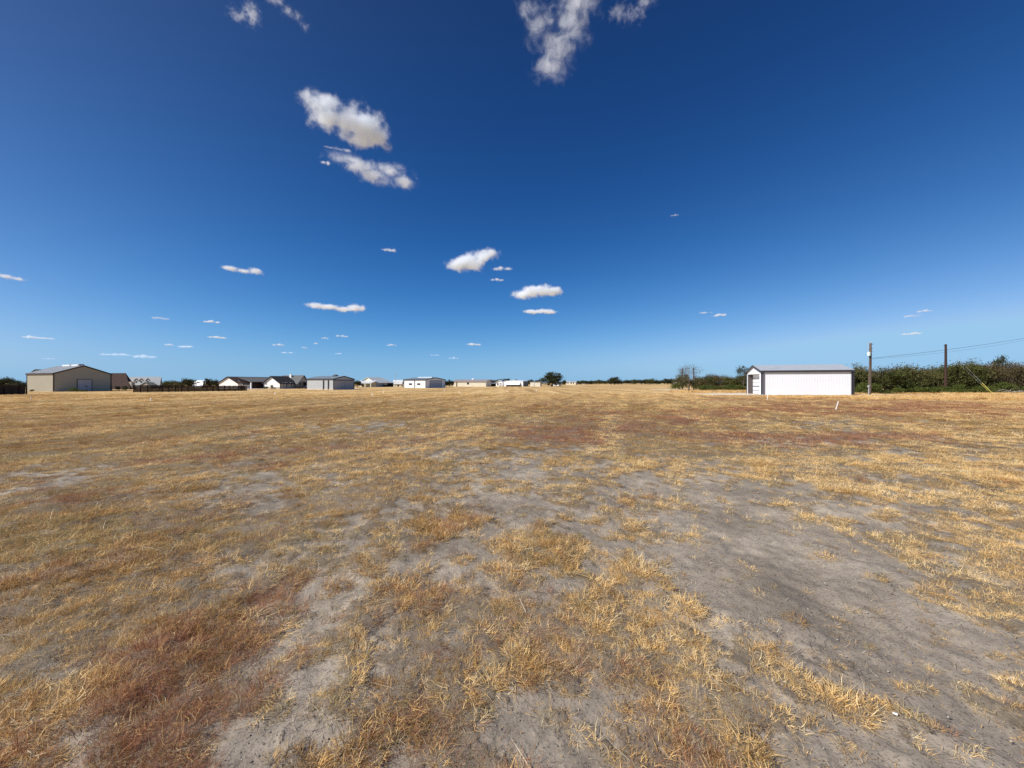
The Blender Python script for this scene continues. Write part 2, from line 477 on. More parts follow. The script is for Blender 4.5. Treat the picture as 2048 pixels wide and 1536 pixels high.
straw = [tuft_mesh('straw tuft', 50, 0.055, 0.03, 0.09, 1.10, 0.0027, M_STRAW, seed=1 + i) for i in range(3)]
matted = [tuft_mesh('matted straw', 60, 0.085, 0.04, 0.11, 1.32, 0.0026, M_STRAW, seed=20 + i, curl=0.3) for i in range(3)]
brown = [tuft_mesh('brown tuft', 60, 0.065, 0.03, 0.09, 1.1, 0.0022, M_BROWN, seed=40 + i) for i in range(3)]
redt = [tuft_mesh('red tuft', 60, 0.075, 0.04, 0.11, 0.75, 0.0015, M_RED, seed=60 + i, curl=0.35) for i in range(3)]
olive = [tuft_mesh('olive tuft', 48, 0.055, 0.03, 0.075, 0.85, 0.0019, M_OLIVE, seed=80 + i) for i in range(2)]
stems = [tuft_mesh('loose stems', 9, 0.07, 0.08, 0.19, 1.35, 0.0030, M_STEM, segs=4, seed=100 + i, curl=0.25) for i in range(4)]
litter = [tuft_mesh('litter', 12, 0.12, 0.010, 0.045, 1.5, 0.0022, M_STEM, segs=1, seed=120 + i, lift=0.002) for i in range(3)] + \
         [tuft_mesh('litter', 14, 0.12, 0.008, 0.035, 1.5, 0.0024, M_BROWN, segs=1, seed=130 + i, lift=0.002) for i in range(3)]
fluffy = [tuft_mesh('fluffy tuft', 110, 0.10, 0.06, 0.19, 0.55, 0.0017, M_BROWN, segs=4, seed=140 + i, curl=0.3) for i in range(2)] + \
         [tuft_mesh('fluffy tuft', 110, 0.10, 0.06, 0.17, 0.6, 0.0018, M_STRAW, segs=4, seed=150 + i, curl=0.3) for i in range(1)]
def crumb_mesh(name, mat, n, rad, smin, smax, seed):
    r = np.random.default_rng(seed)
    V = []; Fc = []
    octa = np.array([(1, 0, 0), (0, 1, 0), (-1, 0, 0), (0, -1, 0), (0, 0, 0.8), (0, 0, -0.5)], dtype=float)
    fc = np.array([(0, 1, 4), (1, 2, 4), (2, 3, 4), (3, 0, 4), (1, 0, 5), (2, 1, 5), (3, 2, 5), (0, 3, 5)])
    for i in range(n):
        a = r.uniform(0, 6.283); q = rad * math.sqrt(r.uniform()); s_ = smin * (smax / smin) ** (r.uniform() ** 3.2)
        v = octa * r.uniform(0.6, 1.3, (6, 1)) * s_ * np.array([1, r.uniform(0.6, 1.2), r.uniform(0.5, 0.9)])
        b = r.uniform(0, 6.283); c_, d_ = math.cos(b), math.sin(b)
        v = np.column_stack([v[:, 0] * c_ - v[:, 1] * d_, v[:, 0] * d_ + v[:, 1] * c_, v[:, 2]]) + np.array([q * math.cos(a), q * math.sin(a), s_ * 0.2])
        V.append(v); Fc.append(fc + 6 * i)
    me = mesh_np(name, np.vstack(V), None, np.vstack(Fc)); me.materials.append(mat)
    return me
m_, g_n, out_ = new_mat('soil crumbs')
rr_ = g_n.n('ShaderNodeNewGeometry').outputs['Random Per Island']
principled(g_n, out_, g_n.ramp(rr_, [(0.0, (0.16, 0.13, 0.10)), (0.55, (0.30, 0.255, 0.20)), (0.96, (0.40, 0.34, 0.27)), (1.0, (0.65, 0.60, 0.52))]), 0.95, 0.1)
M_CRUMB = m_
crumbs_ = [crumb_mesh('soil crumbs', M_CRUMB, 44, 0.17, 0.0016, 0.0075, 700 + i) for i in range(4)]
bags = {k: [] for k in ('straw', 'brown', 'red', 'olive', 'stems', 'litter', 'fluffy', 'crumbs')}
def put(kind, x, y, s):
    if len(x): bags[kind].append(np.column_stack([x, y, relief(x, y) + 0.003, s]))
for (y0, y1, dens, sc) in ((0.75, 2.6, 680, 0.78), (2.6, 5, 450, 0.93), (5, 9, 235, 1.12), (9, 16, 85, 1.45), (16, 30, 32, 2.1), (30, 60, 9, 2.8), (60, 110, 1.0, 3.4)):
    x, y = candidates(y0, y1, dens)
    m, r_, g_ = field(x, y)
    u = rng.uniform(0, 1, len(x))
    m = m * np.clip(0.55 + 0.9 * fbm(x, y, 3.4, 3, 850), 0, 1)
    keep = u < (m ** 1.2) * 0.97 + 0.05 * fbm(x, y, 1.0, 3, 900) ** 2
    x, y, m, r_, g_ = (a[keep] for a in (x, y, m, r_, g_))
    n = len(x)
    s = sc * rng.uniform(0.6, 1.3, n) * (0.62 + 0.5 * m) * (0.75 + 0.5 * fbm(x, y, 1.1, 3, 300))
    u = rng.uniform(0, 1, n)
    side = np.clip(0.5 - x / (y + 2) * 0.55, 0, 1)            # browner to the left: real dead grass, plus backlit shade in the colour
    isred = u < r_ * (0.66 if y0 < 5 else 0.84)
    v = rng.uniform(0, 1, n)
    ol = fbm(x, y, 0.8, 3, 200)
    isol = (~isred) & (v < 0.08 + 0.45 * (ol > 0.74) * (side + 0.3 * (y > 7)))
    stq = fbm((x * math.cos(R(16)) - y * math.sin(R(16))) * 0.9, (x * math.sin(R(16)) + y * math.cos(R(16))) * 0.04, 1.0, 3, 31, 0.6)
    isbr = (~isred) & (~isol) & (rng.uniform(0, 1, n) < 0.10 + 0.66 * side * (0.5 + 0.8 * (1 - g_)) + (0.5 * (stq < 0.38) - 0.5 * (stq > 0.62) if y0 >= 9 else 0))
    isst = ~(isred | isol | isbr)
    put('red', x[isred], y[isred], s[isred]); put('olive', x[isol], y[isol], s[isol])
    put('brown', x[isbr], y[isbr], s[isbr]); put('straw', x[isst], y[isst], s[isst])
    if y0 < 9:
        q = rng.uniform(0, 1, n) < 0.10 + 0.10 * fbm(x, y, 1.3, 2, 500)
        put('stems', x[q], y[q], s[q] * 1.0)
    fl = (fbm(x, y, 0.5, 3, 600) > 0.70) & (rng.uniform(0, 1, n) < (0.03 if y0 < 2 else 0.08)) & (x < 0.15 * y) & (m > 0.7)
    put('fluffy', x[fl], y[fl], 0.9 * np.minimum(s[fl], sc * 0.85))
for (y0, y1, dens) in ((0.75, 3, 70), (3, 6, 45), (6, 12, 18)):
    x, y = candidates(y0, y1, dens)
    put('litter', x, y, rng.uniform(0.7, 1.5, len(x)) * (1 + 0.05 * y0))
for (y0, y1, dens) in ((0.75, 3, 34), (3, 7, 20), (7, 13, 7)):
    x, y = candidates(y0, y1, dens)
    put('crumbs', x, y, rng.uniform(0.6, 1.3, len(x)) * (0.9 + 0.06 * y0))
for k, protos, nm, lab in (('straw', straw + matted, 'straw_grass', 'dead straw coloured grass in matted patches on grey soil'),
                           ('brown', brown, 'brown_grass', 'short brown dead grass covering the left of the field, partly browned as shade'),
                           ('red', redt, 'red_grass', 'fine rusty red dead grass in drifts across the field'),
                           ('olive', olive, 'olive_grass', 'half dry olive green grass among the straw'),
                           ('stems', stems, 'grass_stems', 'bleached loose grass stems lying on the soil'),
                           ('crumbs', crumbs_, 'soil_crumbs', 'small grey crumbs and grit strewn over the bare soil'),
                           ('litter', litter, 'grass_litter', 'tiny bits of dead grass strewn over bare soil'),
                           ('fluffy', fluffy, 'bunch_grass', 'taller fluffy bunches of dry grass standing above the mown field')):
    A = np.vstack(bags[k])
    print('GRASS', k, len(A))
    scatter(nm, lab, 'grit' if k == 'crumbs' else 'grass', A[:, :3], rng.uniform(0, 6.283, len(A)), A[:, 3], protos)
# ---------------------------------------------------------------- building helpers
class MB:
    """collects boxes, prisms and tubes and links them as ONE mesh object"""
    def __init__(s): s.v = []; s.f = []
    def add(s, vs, fs):
        b = len(s.v); s.v += [tuple(v) for v in vs]; s.f += [tuple(b + i for i in f) for f in fs]; return s
    def box(s, x0, y0, z0, x1, y1, z1):
        if x0 > x1: x0, x1 = x1, x0
        if y0 > y1: y0, y1 = y1, y0
        if z0 > z1: z0, z1 = z1, z0
        return s.add([(x0, y0, z0), (x1, y0, z0), (x1, y1, z0), (x0, y1, z0), (x0, y0, z1), (x1, y0, z1), (x1, y1, z1), (x0, y1, z1)],
                     [(0, 3, 2, 1), (4, 5, 6, 7), (0, 1, 5, 4), (1, 2, 6, 5), (2, 3, 7, 6), (3, 0, 4, 7)])
    def prism(s, poly, d):
        """poly: 3-D points of one planar face, extruded by the vector d"""
        n = len(poly); P = [Vector(p) for p in poly]; D = Vector(d)
        vs = P + [p + D for p in P]
        return s.add(vs, [tuple(range(n))[::-1], tuple(range(n, 2 * n))] + [(i, (i + 1) % n, n + (i + 1) % n, n + i) for i in range(n)])
    def tube(s, pts, rads, n=8):
        P = [Vector(p) for p in pts]
        if isinstance(rads, (int, float)): rads = [rads] * len(P)
        b = len(s.v)
        for i, p in enumerate(P):
            d = (P[min(i + 1, len(P) - 1)] - P[max(i - 1, 0)]).normalized()
            a = d.orthogonal().normalized() if abs(d.z) < 0.95 else Vector((1, 0, 0))
            a = (a - d * a.dot(d)).normalized(); c = d.cross(a)
            for k in range(n):
                t = 2 * math.pi * k / n
                s.v.append(tuple(p + (a * math.cos(t) + c * math.sin(t)) * rads[i]))
        for i in range(len(P) - 1):
            for k in range(n):
                s.f.append((b + i * n + k, b + i * n + (k + 1) % n, b + (i + 1) * n + (k + 1) % n, b + (i + 1) * n + k))
        s.f.append(tuple(b + k for k in range(n))[::-1]); s.f.append(tuple(b + (len(P) - 1) * n + k for k in range(n)))
        return s
    def ball(s, c, rx, ry, rz, n=10, m=6, half=False):
        b = len(s.v); rows = m + 1
        for i in range(rows):
            ph = (math.pi / 2 if half else math.pi) * i / m
            for k in range(n):
                t = 2 * math.pi * k / n
                s.v.append((c[0] + rx * math.sin(ph) * math.cos(t), c[1] + ry * math.sin(ph) * math.sin(t), c[2] + rz * math.cos(ph)))
        for i in range(m):
            for k in range(n):
                s.f.append((b + i * n + k, b + (i + 1) * n + k, b + (i + 1) * n + (k + 1) % n, b + i * n + (k + 1) % n))
        return s
    def build(s, name, mat, parent=None, smooth=False):
        me = bpy.data.meshes.new(name)
        me.from_pydata(s.v, [], s.f)
        bm = bmesh.new(); bm.from_mesh(me); bmesh.ops.recalc_face_normals(bm, faces=bm.faces); bm.to_mesh(me); bm.free()
        if smooth: me.polygons.foreach_set('use_smooth', [True] * len(me.polygons))
        me.materials.append(mat)
        return link(bpy.data.objects.new(name, me), parent)
_mats = {}
def paint(name, col, rough=0.6, spec=0.3, metal=0.0, var=0.10, scale=1.2, ribs=0.0):
    """painted, slightly dirty surface"""
    if name in _mats: return _mats[name]
    m, g, out = new_mat(name)
    tc = g.n('ShaderNodeTexCoord').outputs['Object']
    n = g.noise(tc, scale, 5, 0.65)
    streak = g.noise(g.scale(tc, (3.0, 3.0, 0.35)), 1.6, 4, 0.6)
    f = g.math('ADD', g.math('MULTIPLY', n, 0.5), g.math('MULTIPLY', streak, 0.5))
    c = g.mix(g.mapr(f, 0.3, 0.7), tuple(v * (1 - var) for v in col), tuple(min(1, v * (1 + var)) for v in col))
    sep = g.n('ShaderNodeSeparateXYZ'); g.l(tc, sep.inputs[0])
    r = g.mapr(n, 0.3, 0.7, rough - 0.1, min(1.0, rough + 0.1))
    principled(g, out, c, r, spec, metal)
    _mats[name] = m
    return m
def shingles(name, col, sc=3.0):
    if name in _mats: return _mats[name]
    m, g, out = new_mat(name)
    tc = g.n('ShaderNodeTexCoord').outputs['Object']
    n = g.noise(tc, sc, 5, 0.7)
    c = g.mix(g.mapr(n, 0.3, 0.7), tuple(v * 0.7 for v in col), tuple(v * 1.3 for v in col))
    b = g.n('ShaderNodeBump'); b.inputs['Strength'].default_value = 0.4; b.inputs['Distance'].default_value = 0.03
    g.l(n, b.inputs['Height'])
    principled(g, out, c, 0.9, 0.2, normal=b.outputs[0])
    _mats[name] = m
    return m
WHITE = paint('white sheet metal', (0.80, 0.82, 0.84), 0.45, 0.4, var=0.03)
WHITE2 = paint('white siding', (0.80, 0.79, 0.76), 0.6, 0.3, var=0.04)
CREAM = paint('cream siding', (0.74, 0.69, 0.55), 0.6, 0.3, var=0.05)
TAN = paint('tan sheet metal', (0.40, 0.365, 0.275), 0.5, 0.3, var=0.08)
TANW = paint('pale weathered render', (0.36, 0.34, 0.28), 0.8, 0.2, var=0.12)
GALV = paint('galvanised sheet', (0.47, 0.49, 0.49), 0.5, 0.4, var=0.08)
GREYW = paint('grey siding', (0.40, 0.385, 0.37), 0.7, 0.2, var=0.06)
ROOFG = paint('grey metal roof', (0.34, 0.36, 0.37), 0.45, 0.4, var=0.06)
ROOFS = paint('silver metal roof', (0.52, 0.54, 0.54), 0.45, 0.4, var=0.06)
ROOFB = paint('blue grey metal roof', (0.22, 0.27, 0.30), 0.45, 0.4, var=0.06)
ROOFT = paint('brown grey metal roof', (0.30, 0.265, 0.25), 0.5, 0.4, var=0.08)
SHBR = shingles('brown shingles', (0.060, 0.038, 0.032))
SHBK = shingles('charcoal shingles', (0.030, 0.031, 0.034))
SHGR = shingles('grey shingles', (0.13, 0.13, 0.125))
TRIMB = paint('charcoal trim', (0.045, 0.045, 0.055), 0.5, 0.3)
TRIMR = paint('dark brown trim', (0.060, 0.035, 0.030), 0.5, 0.3)
GLASS = paint('dark window glass', (0.020, 0.026, 0.034), 0.15, 0.6)
DARK = paint('dark interior', (0.014, 0.013, 0.013), 0.9, 0.1)  # near-black for painted shade inside openings, and for plain dark items
CONC = paint('pale concrete', (0.62, 0.56, 0.47), 0.9, 0.1, var=0.12, scale=0.7)
BRICK = paint('brown brick', (0.22, 0.125, 0.095), 0.85, 0.1, var=0.25, scale=6.0)
DOORB = paint('blue grey door', (0.40, 0.45, 0.50), 0.5, 0.3)
DOORW = paint('white door', (0.78, 0.78, 0.78), 0.45, 0.4, var=0.03)
WOOD = paint('dark fence boards', (0.050, 0.034, 0.026), 0.9, 0.1, var=0.4, scale=5.0)
POLEW = paint('weathered pole', (0.155, 0.115, 0.085), 0.9, 0.1, var=0.3, scale=4.0)
POLED = paint('creosoted pole', (0.060, 0.036, 0.028), 0.9, 0.1, var=0.3, scale=4.0)
IRON = paint('black iron', (0.020, 0.020, 0.022), 0.6, 0.3)
BLUES = paint('pale blue tarp', (0.28, 0.36, 0.46), 0.6, 0.3)
class Plan:
    """a building placed by its near ground corner; local x runs along the right-going wall, local y along the left-going wall"""
    def __init__(s, pN, pL, pR, theta, name, label, cat):
        s.N = gp(*pN); t = R(theta)
        s.u = (-math.cos(t), math.sin(t)); s.v = (math.sin(t), math.cos(t))
        s.L = s.on(s.u, pL); s.W = s.on(s.v, pR)
        s.root = empty(name, (s.N[0], s.N[1], 0), math.pi / 2 - t)
        tag(s.root, label, cat)
    def on(s, d, px):
        r = (px - 1024.0) / F
        return (r * s.N[1] - s.N[0]) / (d[0] - r * d[1])
    def ly(s, px): return s.on(s.u, px)      # position along the left-going wall
    def lx(s, px): return s.on(s.v, px)      # position along the right-going wall
    def z(s, py, x=0.0, y=0.0):
        Y = s.N[1] + s.v[1] * x + s.u[1] * y
        return H - (py - HY) * Y / F
def gable(P, he, hr, ridge, wall, roof, trim=None, oh=0.35, th=0.12, ribs=0.0, off=(0, 0), size=None, wallname='wall', roofname='roof', hipx1=0.0, hipx0=0.0, cut=None, pe=None, ribm=None):
    """walls with gable ends, roof slabs with overhang, eave and corner trim; ridge 'x' or 'y'"""
    W, L = size or (P.W, P.L)
    ox, oy = off
    pr = pe or P.root
    def T(a, b, z):      # a along the ridge, b across it
        return (ox + a, oy + b, z) if ridge == 'x' else (ox + b, oy + a, z)
    A, B = (W, L) if ridge == 'x' else (L, W)
    mb = MB()
    e = 0.0
    if cut is None:
        mb.add([T(0, 0, 0), T(A, 0, 0), T(A, B, 0), T(0, B, 0), T(0, 0, he), T(A, 0, he), T(A, B, he), T(0, B, he), T(hipx0, B / 2, hr), T(A - hipx1, B / 2, hr)],
               [(0, 1, 5, 4), (2, 3, 7, 6), (0, 4, 8, 7, 3) if not hipx0 else (0, 4, 7, 3), (1, 2, 6, 9, 5) if not hipx1 else (1, 2, 6, 5)])
    else:
        cut(mb, T, A, B)
    if ribs:
        def rib_line(p, q, zt, nrm):
            n = int((Vector(q) - Vector(p)).length / ribs)
            for i in range(1, n):
                c = Vector(p).lerp(Vector(q), i / n)
                d = (Vector(q) - Vector(p)).normalized() * 0.02
                a = c - d; b = c + d; nn = Vector(nrm) * 0.014
                mb.prism([(a.x, a.y, 0.05), (b.x, b.y, 0.05), (b.x, b.y, zt(i / n)), (a.x, a.y, zt(i / n))], nn)
        if ridge == 'x':
            rib_line((ox, oy, 0), (ox + W, oy, 0), lambda t: he - 0.05, (0, -1, 0))
            if cut is None: rib_line((ox, oy, 0), (ox, oy + L, 0), lambda t: he + (hr - he) * (1 - abs(2 * t - 1)) - 0.1, (-1, 0, 0))
        else:
            rib_line((ox, oy, 0), (ox, oy + L, 0), lambda t: he - 0.05, (-1, 0, 0))
            rib_line((ox, oy, 0), (ox + W, oy, 0), lambda t: he + (hr - he) * (1 - abs(2 * t - 1)) - 0.1, (0, -1, 0))
    w = mb.build(wallname, wall, pr)
    # roof
    rb = MB()
    sl = (hr - he) / (B / 2)
    for sgn in (-1, 1):
        b_e = (-oh if sgn < 0 else B + oh); ze = he - sl * oh
        a0e, a1e = -oh, A + oh
        a0r, a1r = (-oh if not hipx0 else hipx0), (A + oh if not hipx1 else A - hipx1)
        quad = [T(a0e, b_e, ze + 0.02), T(a1e, b_e, ze + 0.02), T(a1r, B / 2, hr + 0.02), T(a0r, B / 2, hr + 0.02)]
        rb.prism(quad, (0, 0, th))
    if hipx1: rb.prism([T(A + oh, -oh, he - sl * oh + 0.02), T(A + oh, B + oh, he - sl * oh + 0.02), T(A - hipx1, B / 2, hr + 0.02)], (0, 0, th))
    if hipx0: rb.prism([T(-oh, -oh, he - sl * oh + 0.02), T(-oh, B + oh, he - sl * oh + 0.02), T(hipx0, B / 2, hr + 0.02)], (0, 0, th))
    if ribs:      # standing seams
        n = int((A + 2 * oh) / (ribs * 1.5))
        if not hipx1:
            for i in range(n + 1):
                a = -oh + (A + 2 * oh) * i / n
                for sgn in (-1, 1):
                    b_e = (-oh if sgn < 0 else B + oh)
                    rb.prism([T(a - 0.02, b_e, he - sl * oh + 0.02 + th), T(a + 0.02, b_e, he - sl * oh + 0.02 + th), T(a + 0.02, B / 2, hr + 0.02 + th), T(a - 0.02, B / 2, hr + 0.02 + th)], (0, 0, 0.02))
    r = rb.build(roofname, roof, pr)
    if trim:
        tb = MB()
        k = 0.2
        for b_e, s in ((-oh, -1), (B + oh, 1)):
            ze = he - sl * oh
            p0 = T(-oh - 0.01, b_e, ze - k + 0.1); 
            q = [T(-oh - 0.01, b_e, ze - k + 0.1), T(A + oh + 0.01, b_e, ze - k + 0.1), T(A + oh + 0.01, b_e + s * 0.06, ze - k + 0.1), T(-oh - 0.01, b_e + s * 0.06, ze - k + 0.1)]
            tb.prism(q, (0, 0, k + 0.06))
        for a, s in ((-oh, -1), (A + oh, 1)):
            if (s < 0 and hipx0) or (s > 0 and hipx1): continue
            for sg in (-1, 1):
                b_e = (-oh if sg < 0 else B + oh)
                q = [T(a, b_e, he - sl * oh - k + 0.1), T(a, B / 2, hr - k + 0.1), T(a, B / 2, hr + 0.15), T(a, b_e, he - sl * oh + 0.15)]
                d = T(s * 0.06, 0, 0); d = (d[0] - ox, d[1] - oy, 0)
                tb.prism(q, d)
        for (cx_, cy_) in ((ox, oy), (ox, oy + L), (ox + W, oy)):
            tb.box(cx_ - 0.07, cy_ - 0.07, 0.02, cx_ + 0.09, cy_ + 0.09, he - 0.03)
        tb.build('trim', trim, pr)
    return w, r
def panel_right(P, px0, px1, z0, z1, name, mat, proud=0.05, frame=None, y=0.0, parent=None):
    """flat panel (door, window) on the right-going wall"""
    x0, x1 = P.lx(px0), P.lx(px1)
    p = MB().box(x0, y - proud, z0, x1, y + 0.02, z1).build(name, mat, parent or P.root)
    if frame:
        f = MB()
        w = 0.09
        f.box(x0 - w, y - proud - 0.03, z0, x0, y + 0.02, z1 + w).box(x1, y - proud - 0.03, z0, x1 + w, y + 0.02, z1 + w).box(x0, y - proud - 0.03, z1, x1, y + 0.02, z1 + w)
        f.build('frame', frame, p)
    return p
def panel_left(P, px0, px1, z0, z1, name, mat, proud=0.05, frame=None, x=0.0, parent=None):
    y0, y1 = P.ly(px1), P.ly(px0)
    p = MB().box(x - proud, y0, z0, x + 0.02, y1, z1).build(name, mat, parent or P.root)
    if frame:
        f = MB()
        w = 0.09
        f.box(x - proud - 0.03, y0 - w, z0, x + 0.02, y0, z1 + w).box(x - proud - 0.03, y1, z0, x + 0.02, y1 + w, z1 + w).box(x - proud - 0.03, y0, z1, x + 0.02, y1, z1 + w)
        f.build('frame', frame, p)
    return p
# ---------------------------------------------------------------- 1 tan hangar at the far left
P = Plan((107, 783.2), 54, 222, 23, 'metal_hangar', 'large tan metal hangar with dark trim and a shaded gable door, leftmost building', 'hangar')
he = P.z(746.8); hr = P.z(731.8, P.W / 2)
gable(P, he, hr, 'y', TAN, ROOFG, TRIMR, oh=0.15, ribs=0.45)
d = panel_right(P, 155, 183, 0.03, P.z(759.5, P.lx(169)), 'door', paint('plain grey door', (0.44, 0.43, 0.43), 0.5), 0.06, TRIMB)
MB().box(P.lx(171), -0.16, 0.9, P.lx(174), -0.07, 1.1).build('handle', TRIMB, d)
for a, b in ((5.2, 8.4), (1.6, 4.6)):
    MB().box(P.W / 2 - 0.35, a, hr + 0.05, P.W / 2 + 0.35, b, hr + 0.33).build('roof_vent', WHITE, P.root)
    MB().box(P.W / 2 - 0.4, a - 0.7, hr + 0.05, P.W / 2 + 0.4, a - 0.05, hr + 0.4).build('vent_cap', GREYW, P.root)
# white gabled building behind it
P = Plan((86, 776), 62, 96, 25, 'gabled_house', 'white gable with a dark roof peeping over the tan hangar roof', 'house')
gable(P, P.z(746), P.z(739.5, 0, P.L / 2), 'x', WHITE2, SHBK, None, oh=0.4)
panel_left(P, 70, 76, 1, 2.3, 'window', GLASS)
# ---------------------------------------------------------------- 2 brown-roofed house
P = Plan((263, 778.6), 190, 270, 10, 'brown_roofed_house', 'long low house with a brown hipped roof right of the tan hangar', 'house')
gable(P, P.z(763.6), P.z(747.2, P.W / 2, 3), 'y', TANW, SHBR, None, oh=0.5, hipx0=P.L * 0.20, hipx1=P.L * 0.2)
for a, b in ((228, 233), (240, 246), (252, 257)):
    panel_left(P, a, b, 0.9, 2.1, 'window', GLASS)
# ---------------------------------------------------------------- 3 grey metal roof with dormers
P = Plan((318, 777.2), 258, 323, 12, 'dormered_house', 'house with a wide grey metal roof and three small dormers behind the wooden fence', 'house')
he, hr = P.z(770.5), P.z(754.5, P.W / 2, P.L / 2)
gable(P, he, hr, 'y', TANW, ROOFG, None, oh=0.4)
for pc in (272, 282, 295):
    y = P.ly(pc); xx = P.W * 0.17; zz = he + (hr - he) * 0.34
    dm = MB().prism([(xx, y - 0.7, zz - 0.5), (xx, y + 0.7, zz - 0.5), (xx, y + 0.7, zz + 0.5), (xx, y, zz + 1.1), (xx, y - 0.7, zz + 0.5)], (P.W * 0.3, 0, 0)).build('dormer', GREYW, P.root)
    MB().prism([(xx - 0.15, y - 0.9, zz + 0.4), (xx - 0.15, y, zz + 1.15), (xx - 0.15, y, zz + 1.28), (xx - 0.15, y - 0.9, zz + 0.53)], (P.W * 0.33, 0, 0)).prism(
        [(xx - 0.15, y + 0.9, zz + 0.4), (xx - 0.15, y, zz + 1.15), (xx - 0.15, y, zz + 1.28), (xx - 0.15, y + 0.9, zz + 0.53)], (P.W * 0.33, 0, 0)).build('dormer_roof', SHGR, dm)
    MB().box(xx - 0.04, y - 0.35, zz - 0.25, xx + 0.02, y + 0.35, zz + 0.45).build('window', GLASS, dm)
y0, y1 = P.ly(315), P.ly(296)
MB().prism([(-2, y0, 0), (-2, y1, 0), (-2, y1, he - 0.1), (-2, (y0 + y1) / 2, he + 0.75), (-2, y0, he - 0.1)], (2, 0, 0)).build('porch', TANW, P.root)
MB().prism([(-2.2, y0 - 0.3, he - 0.2), (-2.2, (y0 + y1) / 2, he + 0.8), (-2.2, (y0 + y1) / 2, he + 0.95), (-2.2, y0 - 0.3, he - 0.05)], (4, 0, 0)).prism(
    [(-2.2, y1 + 0.3, he - 0.2), (-2.2, (y0 + y1) / 2, he + 0.8), (-2.2, (y0 + y1) / 2, he + 0.95), (-2.2, y1 + 0.3, he - 0.05)], (4, 0, 0)).build('porch_roof', SHGR, P.root)
# ---------------------------------------------------------------- fences
def board_fence(name, label, a, b, h0, h1, n_post, mat=WOOD, gap=0.012, bw=0.14):
    A = Vector((*gp(*a), 0)); B = Vector((*gp(*b), 0))
    ln = (B - A).length; ang = math.atan2(B.y - A.y, B.x - A.x)
    root = empty(name, A, ang)
    tag(root, label, 'fence')
    m = MB(); x = 0.0
    rr = random.Random(3)
    while x < ln - bw:
        h = h0 + (h1 - h0) * x / ln + rr.uniform(-0.03, 0.03)
        m.box(x, -0.012, 0.03 + rr.uniform(0, 0.03), x + bw, 0.012, h); x += bw + gap + rr.uniform(0, 0.006)
    m.build('boards', mat, root)
    for z in (0.3, 0.75):
        MB().box(0, 0.014, z, ln, 0.06, z + 0.09).build('rail', mat, root)
    for i in range(n_post):
        x = ln * i / (n_post - 1); hh = h0 + (h1 - h0) * x / ln + 0.06
        MB().box(x - 0.06, -0.13, 0, x + 0.06, -0.015, hh).build('post', mat, root)
    return root
board_fence('wooden_fence', 'dark board fence at the left edge beside the tan hangar', (-40, 790.5), (52, 788.4), 1.36, 1.36, 7)
board_fence('wooden_fence', 'long dark brown board fence running in front of the dormered house', (267, 784.8), (493, 782.0), 1.32, 1.10, 19)
a = Vector((*gp(224, 782.6), 0)); b = Vector((*gp(267, 782.2), 0))
root = empty('rail_fence', a, math.atan2(b.y - a.y, b.x - a.x)); tag(root, 'thin black rail fence between the tan hangar and the board fence', 'fence')
ln = (b - a).length
for i in range(7): MB().tube([(ln * i / 6, 0, 0), (ln * i / 6, 0, 1.1)], 0.035, 6).build('post', IRON, root)
for z in (0.5, 1.0): MB().tube([(0, 0, z), (ln, 0, z)], 0.028, 6).build('rail', IRON, root)
# ---------------------------------------------------------------- pale building with a white roof beyond the fence
P = Plan((405, 775), 388, 408, 20, 'shed_building', 'small beige building with a white roof between two round trees behind the fence', 'shed')
gable(P, P.z(766), P.z(761.5, P.W / 2, 2), 'y', TANW, WHITE, None, oh=0.5)
panel_left(P, 394, 399, 0.03, 2.1, 'door', TRIMR)
# ---------------------------------------------------------------- 5 house with the small white gable
P = Plan((487, 777.6), 465, 503, 22, 'ranch_house', 'dark roofed house with a small white gable at the end of the board fence', 'house')
gable(P, P.z(767.5), P.z(757.2, 0, P.L / 2), 'x', WHITE2, SHBR, TRIMB, oh=0.35)
panel_left(P, 465.6, 486.4, 0.02, 0.9, 'brick_skirt', BRICK, 0.04)
panel_left(P, 474, 478, 0.95, 1.9, 'window', GLASS, frame=WHITE2)
y0 = -P.L * 0.1
x1 = P.lx(503)
g2 = (x1 - 3.2, 1.2); W2, L2 = 12.5, 8.5
gable(P, P.z(766), P.z(754.8, 8, 4), 'x', WHITE2, SHBR, None, oh=0.4, off=g2, size=(W2, L2), wallname='rear_wall', roofname='rear_roof')
MB().prism([(g2[0] + 1.5, -1.9, 1.95), (g2[0] + W2 + 3.0, -1.9, 1.95), (g2[0] + W2 + 3.0, 3.4, 3.3), (g2[0] + 1.5, 3.4, 3.3)], (0, 0, 0.14)).build('porch_roof', SHGR, P.root)
MB().box(g2[0] + 2.0, 1.0, 0.03, g2[0] + W2 - 0.2, 1.16, 1.9).build('porch_wall', BRICK, P.root)
for xx in (1.8, 6.5, 12.4): MB().box(g2[0] + xx, -1.8, 0, g2[0] + xx + 0.28, -1.5, 1.95).build('porch_post', WHITE2, P.root)
